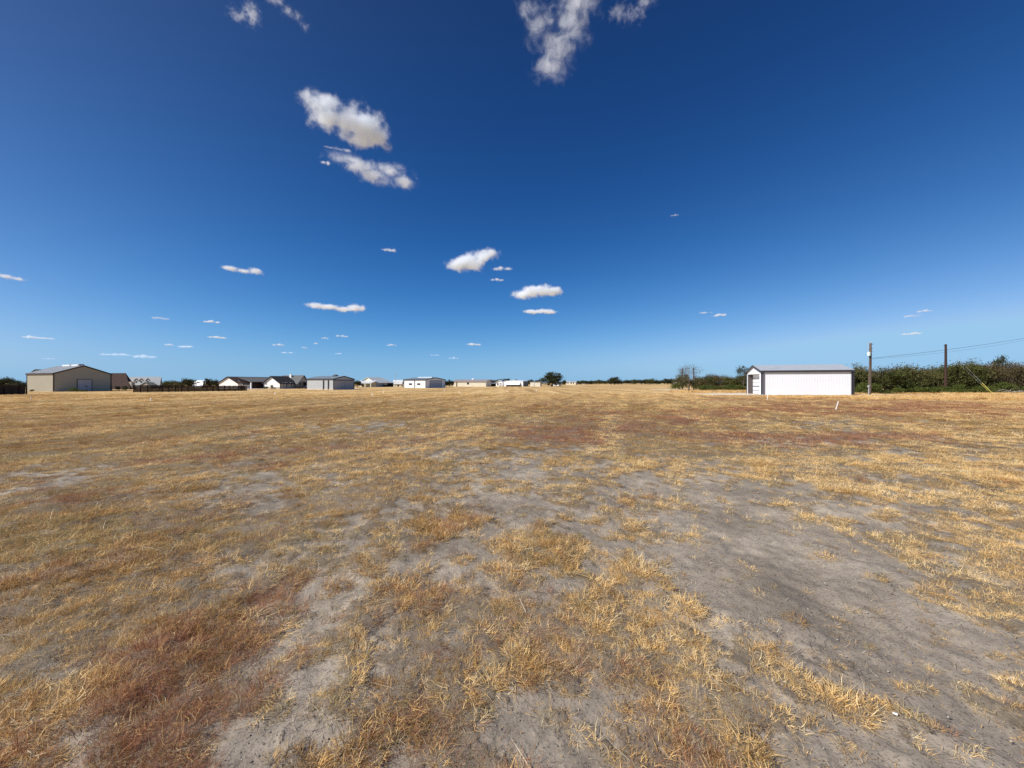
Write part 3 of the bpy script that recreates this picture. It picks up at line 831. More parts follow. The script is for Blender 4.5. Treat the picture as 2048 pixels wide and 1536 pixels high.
# ---------------------------------------------------------------- 6 white house with the black roof
P = Plan((560.5, 777.6), 527, 590, 24, 'white_house', 'white gabled house with a black shingle roof and a chimney, left of the grey hangar', 'house')
he, hr = P.z(766), P.z(752.8, 0, P.L / 2)
gable(P, he, hr, 'x', WHITE2, SHBK, TRIMB, oh=0.4)
MB().box(-0.03, 0.1, 0.03, 0.0, P.L - 0.1, 0.55).build('stone_skirt', GREYW, P.root)
panel_left(P, 531.5, 533.5, 1.2, 1.9, 'window', GLASS, frame=WHITE2)
MB().box(0.02, -0.03, 0.1, P.W, 0.0, he - 0.1).build('grey_side_skin', GREYW, P.root)  # grey skin puts the shade of the white wall into its colour
for a, b, z0, z1 in ((565, 567, 1.0, 1.75), (571.5, 574.5, 0.4, 1.8), (580.5, 583.5, 0.4, 1.8)):
    panel_right(P, a, b, z0, z1, 'window', GLASS, 0.07, WHITE2, y=-0.03)
xw = P.W; wd = P.lx(613) - xw
gable(P, he + 0.05, P.z(751.4, xw + wd / 2, 0), 'y', GREYW, SHGR, TRIMB, oh=0.4, off=(xw + 0.05, -1.2), size=(wd * 0.93, 9.0), wallname='wing_wall', roofname='wing_roof')
MB().box(xw + 0.4, -1.32, 0.35, xw + wd * 0.34, -1.18, 1.95).build('picture_window', GLASS, P.root)
MB().box(xw + wd * 0.48, -1.32, 0.03, xw + wd * 0.9, -1.18, 2.0).build('garage_shade_panel', DARK, P.root)  # solid panel, shade of the garage painted near-black
MB().box(xw + wd * 0.41, -1.27, 0.03, xw + wd * 0.47, -1.18, 2.3).build('brick_pier', BRICK, P.root)
MB().box(xw + wd * 0.28, 3.2, hr - 1.0, xw + wd * 0.36, 4.0, hr + 0.75).build('chimney', WHITE2, P.root)
# ---------------------------------------------------------------- 7 grey hangar
P = Plan((667, 779.6), 613.5, 708, 20, 'grey_hangar', 'galvanised grey hangar with big dark sliding doors, between the white and the cream house', 'hangar')
he = P.z(758.2); hr = P.z(752.9, P.W / 2)
gable(P, he, hr, 'y', GALV, ROOFB, TRIMB, oh=0.12, ribs=0.5)
MB().box(-0.10, 0.05, 0.0, -0.05, P.L - 0.05, 0.24).build('base_curb', CONC, P.root)
for q in (647.3, 657):
    MB().box(-0.17, P.ly(q) - 0.10, 0.0, -0.04, P.ly(q) + 0.10, he - 0.25).build('downspout', TRIMB, P.root)
for a, b in ((669, 687.6), (688.6, 706.5)):
    panel_right(P, a, b, 0.22, he - 0.35, 'sliding_door', paint('grey door sheet', (0.33, 0.34, 0.36), 0.5), 0.07)
MB().box(0.1, -0.2, he - 0.33, P.W - 0.1, -0.02, he - 0.18).build('door_track', TRIMB, P.root)
MB().ball((P.W / 2, P.L * 0.32, hr + 0.1), 0.6, 0.9, 0.42, 10, 5, True).build('roof_vent', TRIMB, P.root)
# ---------------------------------------------------------------- 8 cream gabled house
P = Plan((752, 774.0), 720, 774, 26, 'cream_house', 'cream gabled house with a silver roof and a columned porch, right of the grey hangar', 'house')
he, hr = P.z(765.2), P.z(754.8, 0, P.L / 2)
gable(P, he, hr, 'x', CREAM, ROOFS, None, oh=0.4, size=(P.lx(787), P.L), hipx1=P.L * 0.38)
MB().box(0.05, -0.03, 0.05, P.lx(773), 0.0, he - 0.05).build('grey_side_skin', GREYW, P.root)  # shaded side of the cream wall painted grey
MB().prism([(-3.2, -0.5, he - 0.35), (-3.2, P.L + 0.5, he - 0.35), (0.3, P.L + 0.5, he + 0.75), (0.3, -0.5, he + 0.75)], (0, 0, 0.14)).build('porch_roof', ROOFS, P.root)
for i in range(4):
    y = -0.2 + (P.L + 0.2) * i / 3
    MB().box(-3.05, y, 0, -2.75, y + 0.3, he - 0.32).build('porch_column', CREAM, P.root)
for q0, q1, z1 in ((723.5, 726.5, 2.0), (741, 743.2, 2.0)):
    panel_left(P, q0, q1, 0.2, z1, 'window', GLASS, frame=CREAM)
MB().box(P.lx(774), -0.1, 0.03, P.lx(786), 0.03, he - 0.1).build('porch_shade_panel', DARK, P.root)  # flat panel whose dark colour stands for the shade under the porch
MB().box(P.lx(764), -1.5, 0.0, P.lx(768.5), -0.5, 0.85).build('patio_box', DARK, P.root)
P = Plan((803, 773.2), 787, 806, 8, 'garden_shed', 'small cream outbuilding with a silver roof beside the antenna mast', 'shed')
gable(P, P.z(766), P.z(760.5, P.W / 2, 1), 'y', CREAM, ROOFS, None, oh=0.4)
panel_left(P, 795, 798, 0.03, 1.9, 'door', TRIMR)
x, y = gp(791.5, 773.6)
mast = empty('antenna_mast', (x, y, 0)); tag(mast, 'tall thin antenna mast behind the cream house', 'antenna')
MB().tube([(0, 0, 0), (0, 0, 5.9)], [0.09, 0.05], 6).build('pole', GREYW, mast)
MB().tube([(-0.6, 0, 5.6), (0.6, 0, 5.6)], 0.03, 5).tube([(-0.4, 0, 5.2), (0.4, 0, 5.2)], 0.03, 5).build('crossbar', GREYW, mast)
# ---------------------------------------------------------------- 9 white hangar of the middle
P = Plan((851.5, 776.0), 808, 890, 27, 'white_hangar', 'white hangar with two small dark windows in its lit side, left of centre', 'hangar')
he, hr = P.z(759.4), P.z(755.6, P.W / 2)
gable(P, he, hr, 'y', WHITE, ROOFB, TRIMB, oh=0.2, ribs=0.6)
MB().box(-0.12, P.ly(829.4) - 0.09, 0, -0.05, P.ly(829.4) + 0.09, he - 0.1).build('downspout', TRIMB, P.root)
for q in (821, 837.5):
    w = panel_left(P, q - 2.6, q + 2.6, 1.05, 1.5, 'window', GLASS, 0.06, TRIMB)
d = panel_right(P, 860, 883, 0.03, he - 0.35, 'sliding_door', DOORB, 0.08, TRIMB)
MB().box(P.lx(860), -0.12, (he - 0.35) * 0.52, P.lx(883), -0.08, (he - 0.35) * 0.56).build('door_seam', TRIMB, d)
MB().box(P.W / 2 - 0.9, P.L * 0.1, hr + 0.06, P.W / 2 + 0.3, P.L * 0.75, hr + 0.3).build('ridge_skylight', WHITE, P.root)
# ---------------------------------------------------------------- 10 long cream building
P = Plan((972, 773.2), 906, 975.5, 12, 'long_cream_barn', 'long low cream barn with a brown grey roof and a small white dome', 'barn')
he, hr = P.z(763.4), P.z(759.4, P.W / 2, 3)
gable(P, he, hr, 'y', CREAM, ROOFT, None, oh=0.3, size=(9.0, P.L))
MB().ball((4.5, P.ly(941), hr + 0.1), 0.8, 0.8, 0.55, 10, 5, True).build('roof_vent', WHITE, P.root)
panel_left(P, 912.5, 914.5, 0.03, 2.0, 'door', TRIMR); panel_left(P, 934, 938, 1.0, 1.9, 'window', GLASS)
# gazebo
x, y = gp(982.5, 772.6)
gz = empty('gazebo', (x, y, 0)); tag(gz, 'open sided gazebo with a brown hipped roof by the long cream barn', 'gazebo')
s = 2.7; ze = 1.7 + 2.6 * y / F; zr = 1.7 + 6.6 * y / F
MB().add([(-s, -s, ze), (s, -s, ze), (s, s, ze), (-s, s, ze), (-0.5, 0, zr), (0.5, 0, zr)], [(0, 1, 5, 4), (1, 2, 5), (2, 3, 4, 5), (3, 0, 4), (0, 3, 2, 1)]).build('roof', SHBR, gz)
for px_, py_ in ((-1, -1), (1, -1), (1, 1), (-1, 1)): MB().box(px_ * (s - .35) - .1, py_ * (s - .35) - .1, 0, px_ * (s - .35) + .1, py_ * (s - .35) + .1, ze).build('post', TRIMR, gz)
MB().box(-s + .5, s - .5, 0, s - .5, s - .4, ze).build('interior_shade_sheet', DARK, gz)  # sheet added behind the posts, interior shade as its dark colour
MB().box(-s + .6, -s + .3, ze - 1.0, s - .4, -s + .34, ze - 0.4).build('awning', BLUES, gz)
# small white house beyond it
P = Plan((1005, 772.8), 992, 1009, 25, 'small_white_house', 'small white house with a bright roof between the gazebo and the open white hangar', 'house')
gable(P, P.z(765), P.z(761, 0, P.L / 2), 'x', WHITE2, WHITE, None, oh=0.4)
panel_left(P, 994.5, 997, 0.5, 1.6, 'window', GLASS); panel_left(P, 999.5, 1002.5, 0.03, 1.6, 'door', DARK)
x, y = gp(1001.5, 773.2)
tr = empty('white_trailer', (x, y, 0)); tag(tr, 'small white box trailer parked before the small white house', 'trailer')
MB().box(-0.65, -1.0, 0.35, 0.65, 1.0, 1.25).build('box_body', WHITE, tr)
for sx in (-0.7, 0.7): MB().tube([(sx - 0.08, 0, 0.3), (sx + 0.08, 0, 0.3)], 0.3, 12).build('wheel', IRON, tr)
MB().tube([(0, -1.0, 0.38), (0, -1.8, 0.38)], 0.05, 6).build('tow_bar', IRON, tr)
# ---------------------------------------------------------------- 13 open white hangar
P = Plan((1046, 773.0), 1008.5, 1056, 25, 'open_white_hangar', 'wide white hangar with its door raised over a dark opening, left of the big oak', 'hangar')
he, hr = P.z(762.4), P.z(760.6, 0, P.L / 2)
def cut13(mb, T, A, B):
    y0, y1 = P.ly(1041.5), P.ly(1012); zt = P.z(769.2, 0, P.L / 2); t = 0.3
    mb.prism([T(0, 0, 0), T(0, y0, 0), T(0, y0, he), T(0, 0, he)], (t, 0, 0))
    mb.prism([T(0, y1, 0), T(0, B, 0), T(0, B, he), T(0, y1, he)], (t, 0, 0))
    mb.prism([T(0, y0, zt), T(0, y1, zt), T(0, y1, he), T(0, B / 2, hr), T(0, y0, he)], (t, 0, 0))
    mb.box(t, 0, 0, A, 0.2, he); mb.box(t, B - 0.2, 0, A, B, he); mb.box(A - 0.2, 0.2, 0, A, B - 0.2, he)
gable(P, he, hr, 'x', WHITE, WHITE, None, oh=0.2, cut=cut13)
zt = P.z(769.2, 0, P.L / 2)
MB().prism([(-1.2, P.ly(1041), zt - 0.15), (-1.2, P.ly(1012.5), zt - 0.15), (-0.05, P.ly(1012.5), he - 0.3), (-0.05, P.ly(1041), he - 0.3)], (0.0, 0, 0.1)).build('raised_door', WHITE, P.root)
MB().box(0.31, -0.04, 0.03, P.W, 0.0, he - 0.05).build('grey_side_skin', paint('slate sheet', (0.13, 0.145, 0.17), 0.5), P.root)
MB().box(2.5, 1.0, 0.0, 2.6, P.L - 1.0, he - 0.4).build('opening_shade_sheet', DARK, P.root)  # near-black sheet added inside, painting the shade of the opening
# 14 cream box
P = Plan((1080.5, 773.2), 1060.5, 1083, 12, 'cream_shed', 'plain cream shed standing just left of the big oak', 'shed')
hb = P.z(764.4)
MB().prism([(0, 0, 0), (P.W, 0, 0), (P.W, 0, hb - 0.35), (0, 0, hb)], (0, P.L, 0)).build('wall', CREAM, P.root)
MB().prism([(-0.2, -0.2, hb + 0.02), (P.W + 0.2, -0.2, hb - 0.37), (P.W + 0.2, -0.2, hb - 0.25), (-0.2, -0.2, hb + 0.14)], (0, P.L + 0.4, 0)).build('roof', ROOFS, P.root)
panel_left(P, 1064, 1068, 0.03, 2.0, 'door', CREAM, 0.08, WHITE2)
# white building behind the oak
P = Plan((1118, 772.0), 1106, 1121, 25, 'oak_side_cottage', 'white cottage showing through beneath the big oak', 'cottage')
gable(P, P.z(767), P.z(762.5, 0, P.L / 2), 'x', WHITE2, WHITE, None, oh=0.3)
panel_left(P, 1110, 1112, 0.6, 1.8, 'window', GLASS)
# far cream blocks
P = Plan((1151.5, 769.4), 1131, 1154, 18, 'distant_cream_building', 'distant low cream building right of the big oak', 'building')
gable(P, P.z(764), P.z(762.8, P.W / 2, 5), 'y', CREAM, ROOFS, None, oh=0.4)
for a, b in ((1135, 1137), (1141, 1143.5), (1146, 1148)): panel_left(P, a, b, 0.8, 2.4, 'window', GLASS)
P = Plan((1171, 768.6), 1163, 1173, 18, 'distant_white_shed', 'tiny bright white shed far off among dark trees', 'shed')
gable(P, P.z(766.4), P.z(765.2, P.W / 2, 5), 'y', WHITE2, WHITE, None, oh=0.4)
P = Plan((1352, 771.5), 1347, 1353.5, 15, 'distant_pale_shed', 'tiny pale shed at the left foot of the bare tree', 'shed')
gable(P, P.z(766), P.z(764.8, P.W / 2, 1), 'y', TANW, ROOFS, None, oh=0.2)
P = Plan((1424, 775.5), 1412, 1427, 20, 'white_cottage', 'white roofed cottage half hidden in the scrub left of the near hangar', 'cottage')
gable(P, P.z(761.5), P.z(757.6, P.W / 2, 1), 'y', WHITE2, WHITE, None, oh=0.3)
# ---------------------------------------------------------------- near white hangar on the right
P = Plan((1523.3, 790.4), 1494, 1706, 107, 'near_white_hangar', 'near white metal hangar with a recessed door and a grey roof, right of centre', 'hangar')
he = P.z(742.9); hr = P.z(732.4, 0, P.L / 2)
def cutR(mb, T, A, B):
    y0, y1 = P.ly(1519.6), P.ly(1495.4); t = 0.75
    zt = P.z(748.4, 0, (y0 + y1) / 2)
    mb.prism([T(0, 0, 0), T(0, y0, 0), T(0, y0, he), T(0, 0, he)], (t, 0, 0))
    mb.prism([T(0, y1, 0), T(0, B, 0), T(0, B, he), T(0, y1, he)], (t, 0, 0))
    mb.prism([T(0, y0, zt), T(0, y1, zt), T(0, y1, he), T(0, B / 2, hr), T(0, y0, he)], (t, 0, 0))
    mb.add([T(t, 0, 0), T(A, 0, 0), T(A, B, 0), T(t, B, 0), T(t, 0, he), T(A, 0, he), T(A, B, he), T(t, B, he), T(t, B / 2, hr), T(A, B / 2, hr)],
           [(0, 1, 5, 4), (2, 3, 7, 6), (1, 2, 6, 9, 5)])
NEARW = paint('bright white ribbed steel', (0.82, 0.84, 0.87), 0.4, 0.4, var=0.03)
gable(P, he, hr, 'x', NEARW, paint('galvalume roof', (0.40, 0.43, 0.46), 0.4, 0.45, var=0.05), TRIMB, oh=0.16, ribs=0.30, cut=cutR)
y0, y1 = P.ly(1519.6), P.ly(1495.4); zt = P.z(748.4, 0, (y0 + y1) / 2)
dr = MB()
for i in range(5): dr.box(0.70, y0 + 0.01, 0.02 + zt * i / 5, 0.76, y1 - 0.01, zt * (i + 1) / 5 - 0.02)
dr = dr.build('overhead_door', DOORW, P.root)
SEAM = paint('door seam strip', (0.16, 0.17, 0.19), 0.6)
MB().box(0.66, y0 + 0.02, zt * 0.385, 0.70, y1 - 0.02, zt * 0.425).build('brace', SEAM, dr)
MB().box(0.67, y0 + 0.02, zt * 0.19, 0.70, y1 - 0.02, zt * 0.205).build('brace', SEAM, dr)
JAMB_SHADE = paint('shade toned jamb liner', (0.09, 0.075, 0.075), 0.8)
MB().box(0.02, y1 - 0.04, 0.02, 0.69, y1 - 0.003, zt - 0.01).build('jamb', JAMB_SHADE, P.root)  # left jamb painted dark, recess shade put into its colour
MB().box(-0.03, y0 - 0.05, 0.0, 0.0, y0, zt + 0.05).box(-0.03, y1, 0.0, 0.0, y1 + 0.05, zt + 0.05).box(-0.03, y0, zt, 0.0, y1, zt + 0.05).build('door_trim', WHITE, P.root)
MB().box(P.lx(1526.2), -0.15, 0.02, P.lx(1527.6), -0.05, he - 0.12).build('downspout', TRIMB, P.root)
MB().box(P.lx(1702.0), -0.17, 0.02, P.lx(1703.6), -0.05, he - 0.12).build('downspout', TRIMB, P.root)
MB().box(P.W - 0.02, -0.10, 0.02, P.W + 0.12, 0.10, he - 0.05).build('corner_post', TRIMB, P.root)
MB().box(-0.05, -0.10, -0.02, P.W + 0.05, -0.06, 0.09).build('base_flashing', WHITE2, P.root)
NEAR = P
# ---------------------------------------------------------------- paved strips
def strip(name, pts, z=0.045, mat=CONC):
    vs = [(*gp(a, b), z) for a, b in pts]
    m = MB().prism(vs, (0, 0, -0.2))
    o = m.build(name, mat); tag(o, kind='structure'); return o
strip('driveway', [(1385, 787.7), (1440, 786.9), (1493, 786.5), (1522.5, 790.7), (1480, 790.5), (1425, 790.0), (1400, 788.9)])
strip('gravel_road', [(1300, 779.0), (1352, 779.3), (1400, 780.6), (1398, 781.4), (1350, 780.3), (1310, 779.8)])
strip('gravel_road', [(1708, 788.6), (1800, 789.2), (1900, 790.6), (1900, 791.3), (1800, 790.7), (1708, 790.6)])
strip('hangar_apron', [(668, 779.4), (708, 776.6), (722, 776.9), (700, 779.3)])
strip('house_drive', [(492, 777.2), (527, 776.8), (527, 778.2), (494, 778.8)])
# ---------------------------------------------------------------- cars by the white house
def pickup(px, py, col, label, rz, sc=1.0):
    x, y = gp(px, py)
    r = empty('pickup_truck', (x, y, 0), rz); tag(r, label, 'pickup truck'); r.scale = (sc,) * 3
    MB().prism([(-2.6, -0.9, 0.45), (2.5, -0.9, 0.45), (2.6, -0.9, 0.95), (1.3, -0.9, 1.1), (0.8, -0.9, 1.7), (-0.6, -0.9, 1.7), (-0.9, -0.9, 1.1), (-2.6, -0.9, 1.05)], (0, 1.8, 0)).build('body', col, r)
    MB().prism([(-0.7, -0.92, 1.12), (1.05, -0.92, 1.12), (0.7, -0.92, 1.6), (-0.5, -0.92, 1.6)], (0, 1.84, 0)).build('side_glass', GLASS, r)
    for wx in (-1.6, 1.6):
        for wy in (-0.85, 0.85): MB().tube([(wx, wy - 0.12, 0.38), (wx, wy + 0.12, 0.38)], 0.38, 14).build('wheel', IRON, r)
pickup(605, 777.6, IRON, 'dark pickup truck parked at the right end of the white house', R(10), 0.62)
x, y = gp(610.5, 777.2)
tk = empty('propane_tank', (x, y, 0)); tag(tk, 'small rounded white tank at the left corner of the grey hangar', 'tank')
MB().tube([(-0.5, 0, 0.5), (-0.42, 0, 0.5), (0.42, 0, 0.5), (0.5, 0, 0.5)], [0.1, 0.24, 0.24, 0.1], 12).build('tank', WHITE, tk)
for sx in (-0.3, 0.3): MB().box(sx - 0.05, -0.15, 0, sx + 0.05, 0.15, 0.3).build('foot', CONC, tk)
# ---------------------------------------------------------------- poles and lines
def tilt_to(o, dx, dy): o.rotation_euler = (dy, dx, o.rotation_euler[2])
X1, Y1 = gp(1740.5, 790.4); h1 = H + (HY - 686.5) * Y1 / F
p1 = empty('utility_pole', (X1, Y1, 0)); tag(p1, 'weathered utility pole with a pale transformer, just right of the near hangar', 'utility pole')
MB().tube([(-0.10, 0, -0.1), (0, 0, h1 * 0.5), (0.04, 0, h1)], [0.19, 0.16, 0.125], 12).build('pole', POLEW, p1)
k = Y1 / F
tfz = H + (HY - 708) * k
MB().tube([(-0.30, -0.12, tfz - 0.28), (-0.30, -0.12, tfz - 0.25), (-0.30, -0.12, tfz + 0.25), (-0.30, -0.12, tfz + 0.30)], [0.17, 0.2, 0.2, 0.1], 14).build('transformer', paint('pale green enamel', (0.62, 0.70, 0.66), 0.4, 0.4), p1)
MB().tube([(-0.30, -0.12, tfz + 0.28), (-0.32, -0.12, tfz + 0.62)], 0.035, 6).tube([(-0.42, -0.12, tfz + 0.75), (-0.30, -0.12, tfz + 1.0)], 0.03, 6).build('bushing', GREYW, p1)
for zt_, ww in ((h1 - 0.12, 0.28), (h1 - 0.75, 0.2), (h1 - 1.15, 0.16)):
    MB().box(0.0, -0.03, zt_ - 0.03, ww + 0.12, 0.03, zt_ + 0.03).build('bracket', IRON, p1)
MB().tube([(0.04, 0, h1), (0.06, 0, h1 + 0.16), (0.06, 0, h1 + 0.26)], [0.03, 0.05, 0.02], 8).build('insulator', GREYW, p1)
MB().tube([(-0.46, -0.1, tfz + 1.25), (-0.38, -0.1, tfz + 1.5)], [0.035, 0.035], 6).tube([(-0.38, -0.1, tfz + 1.5), (-0.05, -0.05, tfz + 1.45)], 0.018, 5).build('fuse_cutout', GREYW, p1)
mz = H + (HY - 773) * k
MB().box(-0.40, -0.18, mz - 0.12, -0.20, -0.02, mz + 0.16).build('meter_box', paint('grey enamel', (0.45, 0.46, 0.46), 0.5), p1)
MB().tube([(-0.30, -0.10, 0), (-0.29, -0.10, mz - 0.1)], 0.05, 8).build('conduit', GALV, p1)
MB().tube([(-0.20, -0.10, mz + 0.1), (-0.12, -0.13, tfz - 0.3)], 0.022, 6).build('riser_cable', IRON, p1)
X2, Y2 = gp(1891.5, 787.2); h2 = H + (HY - 688.5) * Y2 / F
p2 = empty('utility_pole', (X2, Y2, 0)); tag(p2, 'plain dark brown utility pole standing before the woods', 'utility pole')
MB().tube([(-0.02, 0, -0.1), (0, 0, h2 * 0.5), (0, 0, h2)], [0.20, 0.17, 0.14], 12).build('pole', POLED, p2)
MB().box(-0.35, -0.04, h2 - 0.28, 0.0, 0.04, h2 - 0.22).build('bracket', IRON, p2)
X3, Y3 = (2104 - 1024) / F * 66.0, 66.0
h3 = H + (HY - 667.0) * 66.0 / F
p3 = empty('utility_pole', (X3, Y3, 0)); tag(p3, 'tall utility pole carrying the overhead line past the right edge', 'utility pole')
MB().tube([(0, 0, -0.1), (0, 0, h3 + 0.3)], [0.21, 0.14], 12).build('pole', POLED, p3)
MB().box(-0.9, -0.06, h3 - 0.15, 0.9, 0.06, h3).build('crossarm', POLED, p3)
def cable(name, label, a, b, sag, r=0.018, n=24):
    A = Vector(a); B = Vector(b)
    pts = [A.lerp(B, i / n) - Vector((0, 0, sag * 4 * (i / n) * (1 - i / n))) for i in range(n + 1)]
    o = MB().tube(pts, r, 6).build(name, IRON); tag(o, label, 'cable')
zc = H + (HY - 716.8) * k
cable('power_line', 'upper overhead cable rising from the transformer pole to the right edge', (X1 + 0.1, Y1, zc), (X3, Y3, h3), 0.28, 0.019)
cable('power_line', 'lower faint overhead cable strung just under the first', (X1 + 0.1, Y1, zc - 0.10), (X3, Y3, h3 - 0.22), 0.52, 0.010)
for i, (q0, q1, lab) in enumerate(((gp(1987.5, 789.0), 2.05, 'yellow guy wire guard leaning at the edge of the woods, front one'), (gp(1984.0, 788.0), 2.0, 'yellow guy wire guard leaning at the edge of the woods, rear one'))):
    A = Vector((q0[0], q0[1], 0)); T_ = Vector((X2, Y2, h2 - 0.3 - 0.9 * i)); d = (T_ - A).normalized()
    r_ = empty('guy_wire', A); tag(r_, lab, 'guy wire')
    MB().tube([d * 0.05, d * q1], 0.036, 8).build('guard', paint('yellow plastic', (0.50, 0.42, 0.10), 0.5), r_)
    MB().tube([Vector((0, 0, -0.05)), T_ - A], 0.008, 5).build('wire', GALV, r_)
for px_, top, bot, lab in ((1364.6, 736, 779.5, 'left one of two thin far poles behind the bare tree'), (1387.4, 736, 779.5, 'right one of two thin far poles behind the bare tree')):
    x, y = gp(px_, bot)
    r_ = empty('utility_pole', (x, y, 0)); tag(r_, lab, 'utility pole')
    hh = H + (HY - top) * y / F
    MB().tube([(0, 0, -0.1), (0, 0, hh)], [0.16, 0.12], 8).build('pole', POLED, r_)
    MB().box(-0.35, -0.04, hh - 0.3, 0.35, 0.04, hh - 0.22).build('crossarm', POLED, r_)
# ---------------------------------------------------------------- survey stakes
STK = paint('white painted stake', (0.85, 0.83, 0.80), 0.6, var=0.05)
stakes = [
 (1677, 821, 803.5, 0.22, 0.040, 'tallest white stake, leaning, nearest on the right below the hangar'),
 (1535, 799.5, 789.5, 0.0, 0.05, 'upright white stake in front of the near hangar left corner'),
 (62, 799, 793.5, 0.05, 0.10, 'short white stake at the far left before the tan hangar'),
 (302, 802, 796, -0.1, 0.10, 'short white stake in the field before the long board fence'),
 (550, 789.5, 785, 0.0, 0.12, 'white stake in the field before the white house'),
 (744.5, 791.5, 787, 0.0, 0.10, 'nearer white stake in the field below the cream house'),
 (767, 785.5, 782.5, 0.0, 0.12, 'farther white stake below the cream house'),
 (889, 782.5, 780, 0.0, 0.12, 'tiny white stake below the right corner of the middle white hangar'),
 (919, 785.8, 783.6, 0.0, 0.14, 'tiny white stake below the long cream barn'),
 (1014, 783.5, 781.5, 0.0, 0.14, 'tiny white stake below the open white hangar'),
 (1072.5, 781.5, 779.5, 0.0, 0.15, 'tiny white stake below the cream shed by the oak'),
 (1477.5, 786.3, 783.5, 0.0, 0.05, 'small pale stake just left of the near hangar door')]
for px_, pb, pt, lean, wd_, lab in stakes:
    x, y = gp(px_ - (5.5 if lean > 0.2 else 0), pb)
    hh = (pb - pt + 0.4) * y / F
    m = MB()
    w = wd_ / 2
    m.prism([(-w, -0.02, -0.08), (w, -0.02, -0.08), (w, -0.02, hh - 0.04), (0, -0.02, hh), (-w, -0.02, hh - 0.04)], (0, 0.04, 0))
    o = m.build('survey_stake', STK); o.location = (x, y, relief(np.array([x]), np.array([y]))[0]); o.rotation_euler = (0.03, lean, -0.55)
    tag(o, lab, 'stake', 'white survey stakes across the field')
x, y = gp(1790, 1430)
o = MB().prism([(-0.011, -0.004, 0), (0.009, -0.006, 0), (0.012, 0.003, 0), (-0.007, 0.005, 0)], (0, 0, 0.006)).build('paper_scrap', STK)
o.location = (x, y, relief(np.array([x]), np.array([y]))[0] + 0.012); o.rotation_euler = (0.1, -0.1, -0.5); tag(o, 'tiny white scrap of paper on the bare soil at lower right', 'scrap')
# ---------------------------------------------------------------- trees
def leaf_material(name, lo, mid, hi, rnd=0.35):
    m, g, out = new_mat(name)
    oi = g.n('ShaderNodeObjectInfo'); geo = g.n('ShaderNodeNewGeometry')
    tc = g.n('ShaderNodeTexCoord').outputs['Object']
    n = g.noise(tc, 0.9, 3, 0.6)
    f = g.math('ADD', g.math('MULTIPLY', geo.outputs['Random Per Island'], 0.35), g.math('ADD', g.math('MULTIPLY', g.mapr(n, 0.3, 0.7), 0.3), g.math('MULTIPLY', oi.outputs['Random'], rnd)))
    c = g.ramp(f, [(0.1, lo), (0.5, mid), (0.9, hi)])
    d = g.n('ShaderNodeBsdfPrincipled'); g.l(c, d.inputs['Base Color']); d.inputs['Roughness'].default_value = 0.65; d.inputs['Specular IOR Level'].default_value = 0.2
    t = g.n('ShaderNodeBsdfTranslucent'); g.l(c, t.inputs['Color'])
    mx = g.n('ShaderNodeMixShader'); mx.inputs[0].default_value = 0.2
    g.l(d.outputs[0], mx.inputs[1]); g.l(t.outputs[0], mx.inputs[2]); g.l(mx.outputs[0], out.inputs['Surface'])
    return m
M_OAK = leaf_material('live oak leaves', (0.028, 0.030, 0.012), (0.055, 0.058, 0.022), (0.095, 0.092, 0.036), 0.2)
M_SCRUB = leaf_material('scrub leaves', (0.042, 0.052, 0.012), (0.092, 0.098, 0.026), (0.15, 0.125, 0.05))
M_SHRUB = leaf_material('shrub leaves', (0.055, 0.075, 0.014), (0.11, 0.135, 0.028), (0.17, 0.17, 0.05), 0.2)
M_RUST = leaf_material('browning scrub leaves', (0.055, 0.045, 0.018), (0.11, 0.085, 0.036), (0.17, 0.13, 0.065))
M_GREY = leaf_material('thin grey brown twigs', (0.075, 0.060, 0.045), (0.14, 0.115, 0.085), (0.21, 0.18, 0.13), 0.2)
BARK = paint('grey brown bark', (0.125, 0.10, 0.082), 0.9, 0.1, var=0.25, scale=5.0)
PALEBARK = paint('pale dead bark', (0.34, 0.30, 0.26), 0.9, 0.1, var=0.2, scale=5.0)
def crown_mesh(name, mat, nclump, nleaf, rx, rz, cz, leaf, seed, flat=0.0, spread=0.24, hollow=0.35):
    r = np.random.default_rng(seed)
    # clump centres in a lumpy ellipsoid, mostly near its shell
    d = r.normal(size=(nclump, 3)); d /= np.linalg.norm(d, axis=1)[:, None]
    d[:, 2] = np.where(d[:, 2] < -0.75, -d[:, 2] * 0.5, d[:, 2])
    rad = hollow + (1 - hollow) * r.uniform(0, 1, nclump) ** 0.6
    lump = 0.82 + 0.36 * r.uniform(0, 1, nclump)
    C = d * (rad * lump)[:, None]
    cs = r.uniform(0.6, 1.35, nclump) * spread
    idx = r.integers(0, nclump, nleaf)
    p = C[idx] + r.normal(size=(nleaf, 3)) * cs[idx][:, None] * np.array([1, 1, 0.75])
    p = p * np.array([rx, rx, rz]) + np.array([0, 0, cz])
    p[:, 2] = np.maximum(p[:, 2], 0.06)
    n = r.normal(size=(nleaf, 3)); n[:, 2] += 0.4; n /= np.linalg.norm(n, axis=1)[:, None]
    t = np.cross(n, r.normal(size=(nleaf, 3))); t /= np.linalg.norm(t, axis=1)[:, None]
    b = np.cross(n, t)
    s = leaf * r.uniform(0.5, 1.4, nleaf)[:, None]
    V = np.stack([p - t * s * 0.5 - b * s * 0.12, p + b * s * -0.42, p + t * s * 0.55, p + b * s * 0.38], axis=1).reshape(-1, 3)
    Fq = np.arange(nleaf * 4).reshape(-1, 4)
    me = mesh_np(name, V, Fq); me.materials.append(mat)
    return me
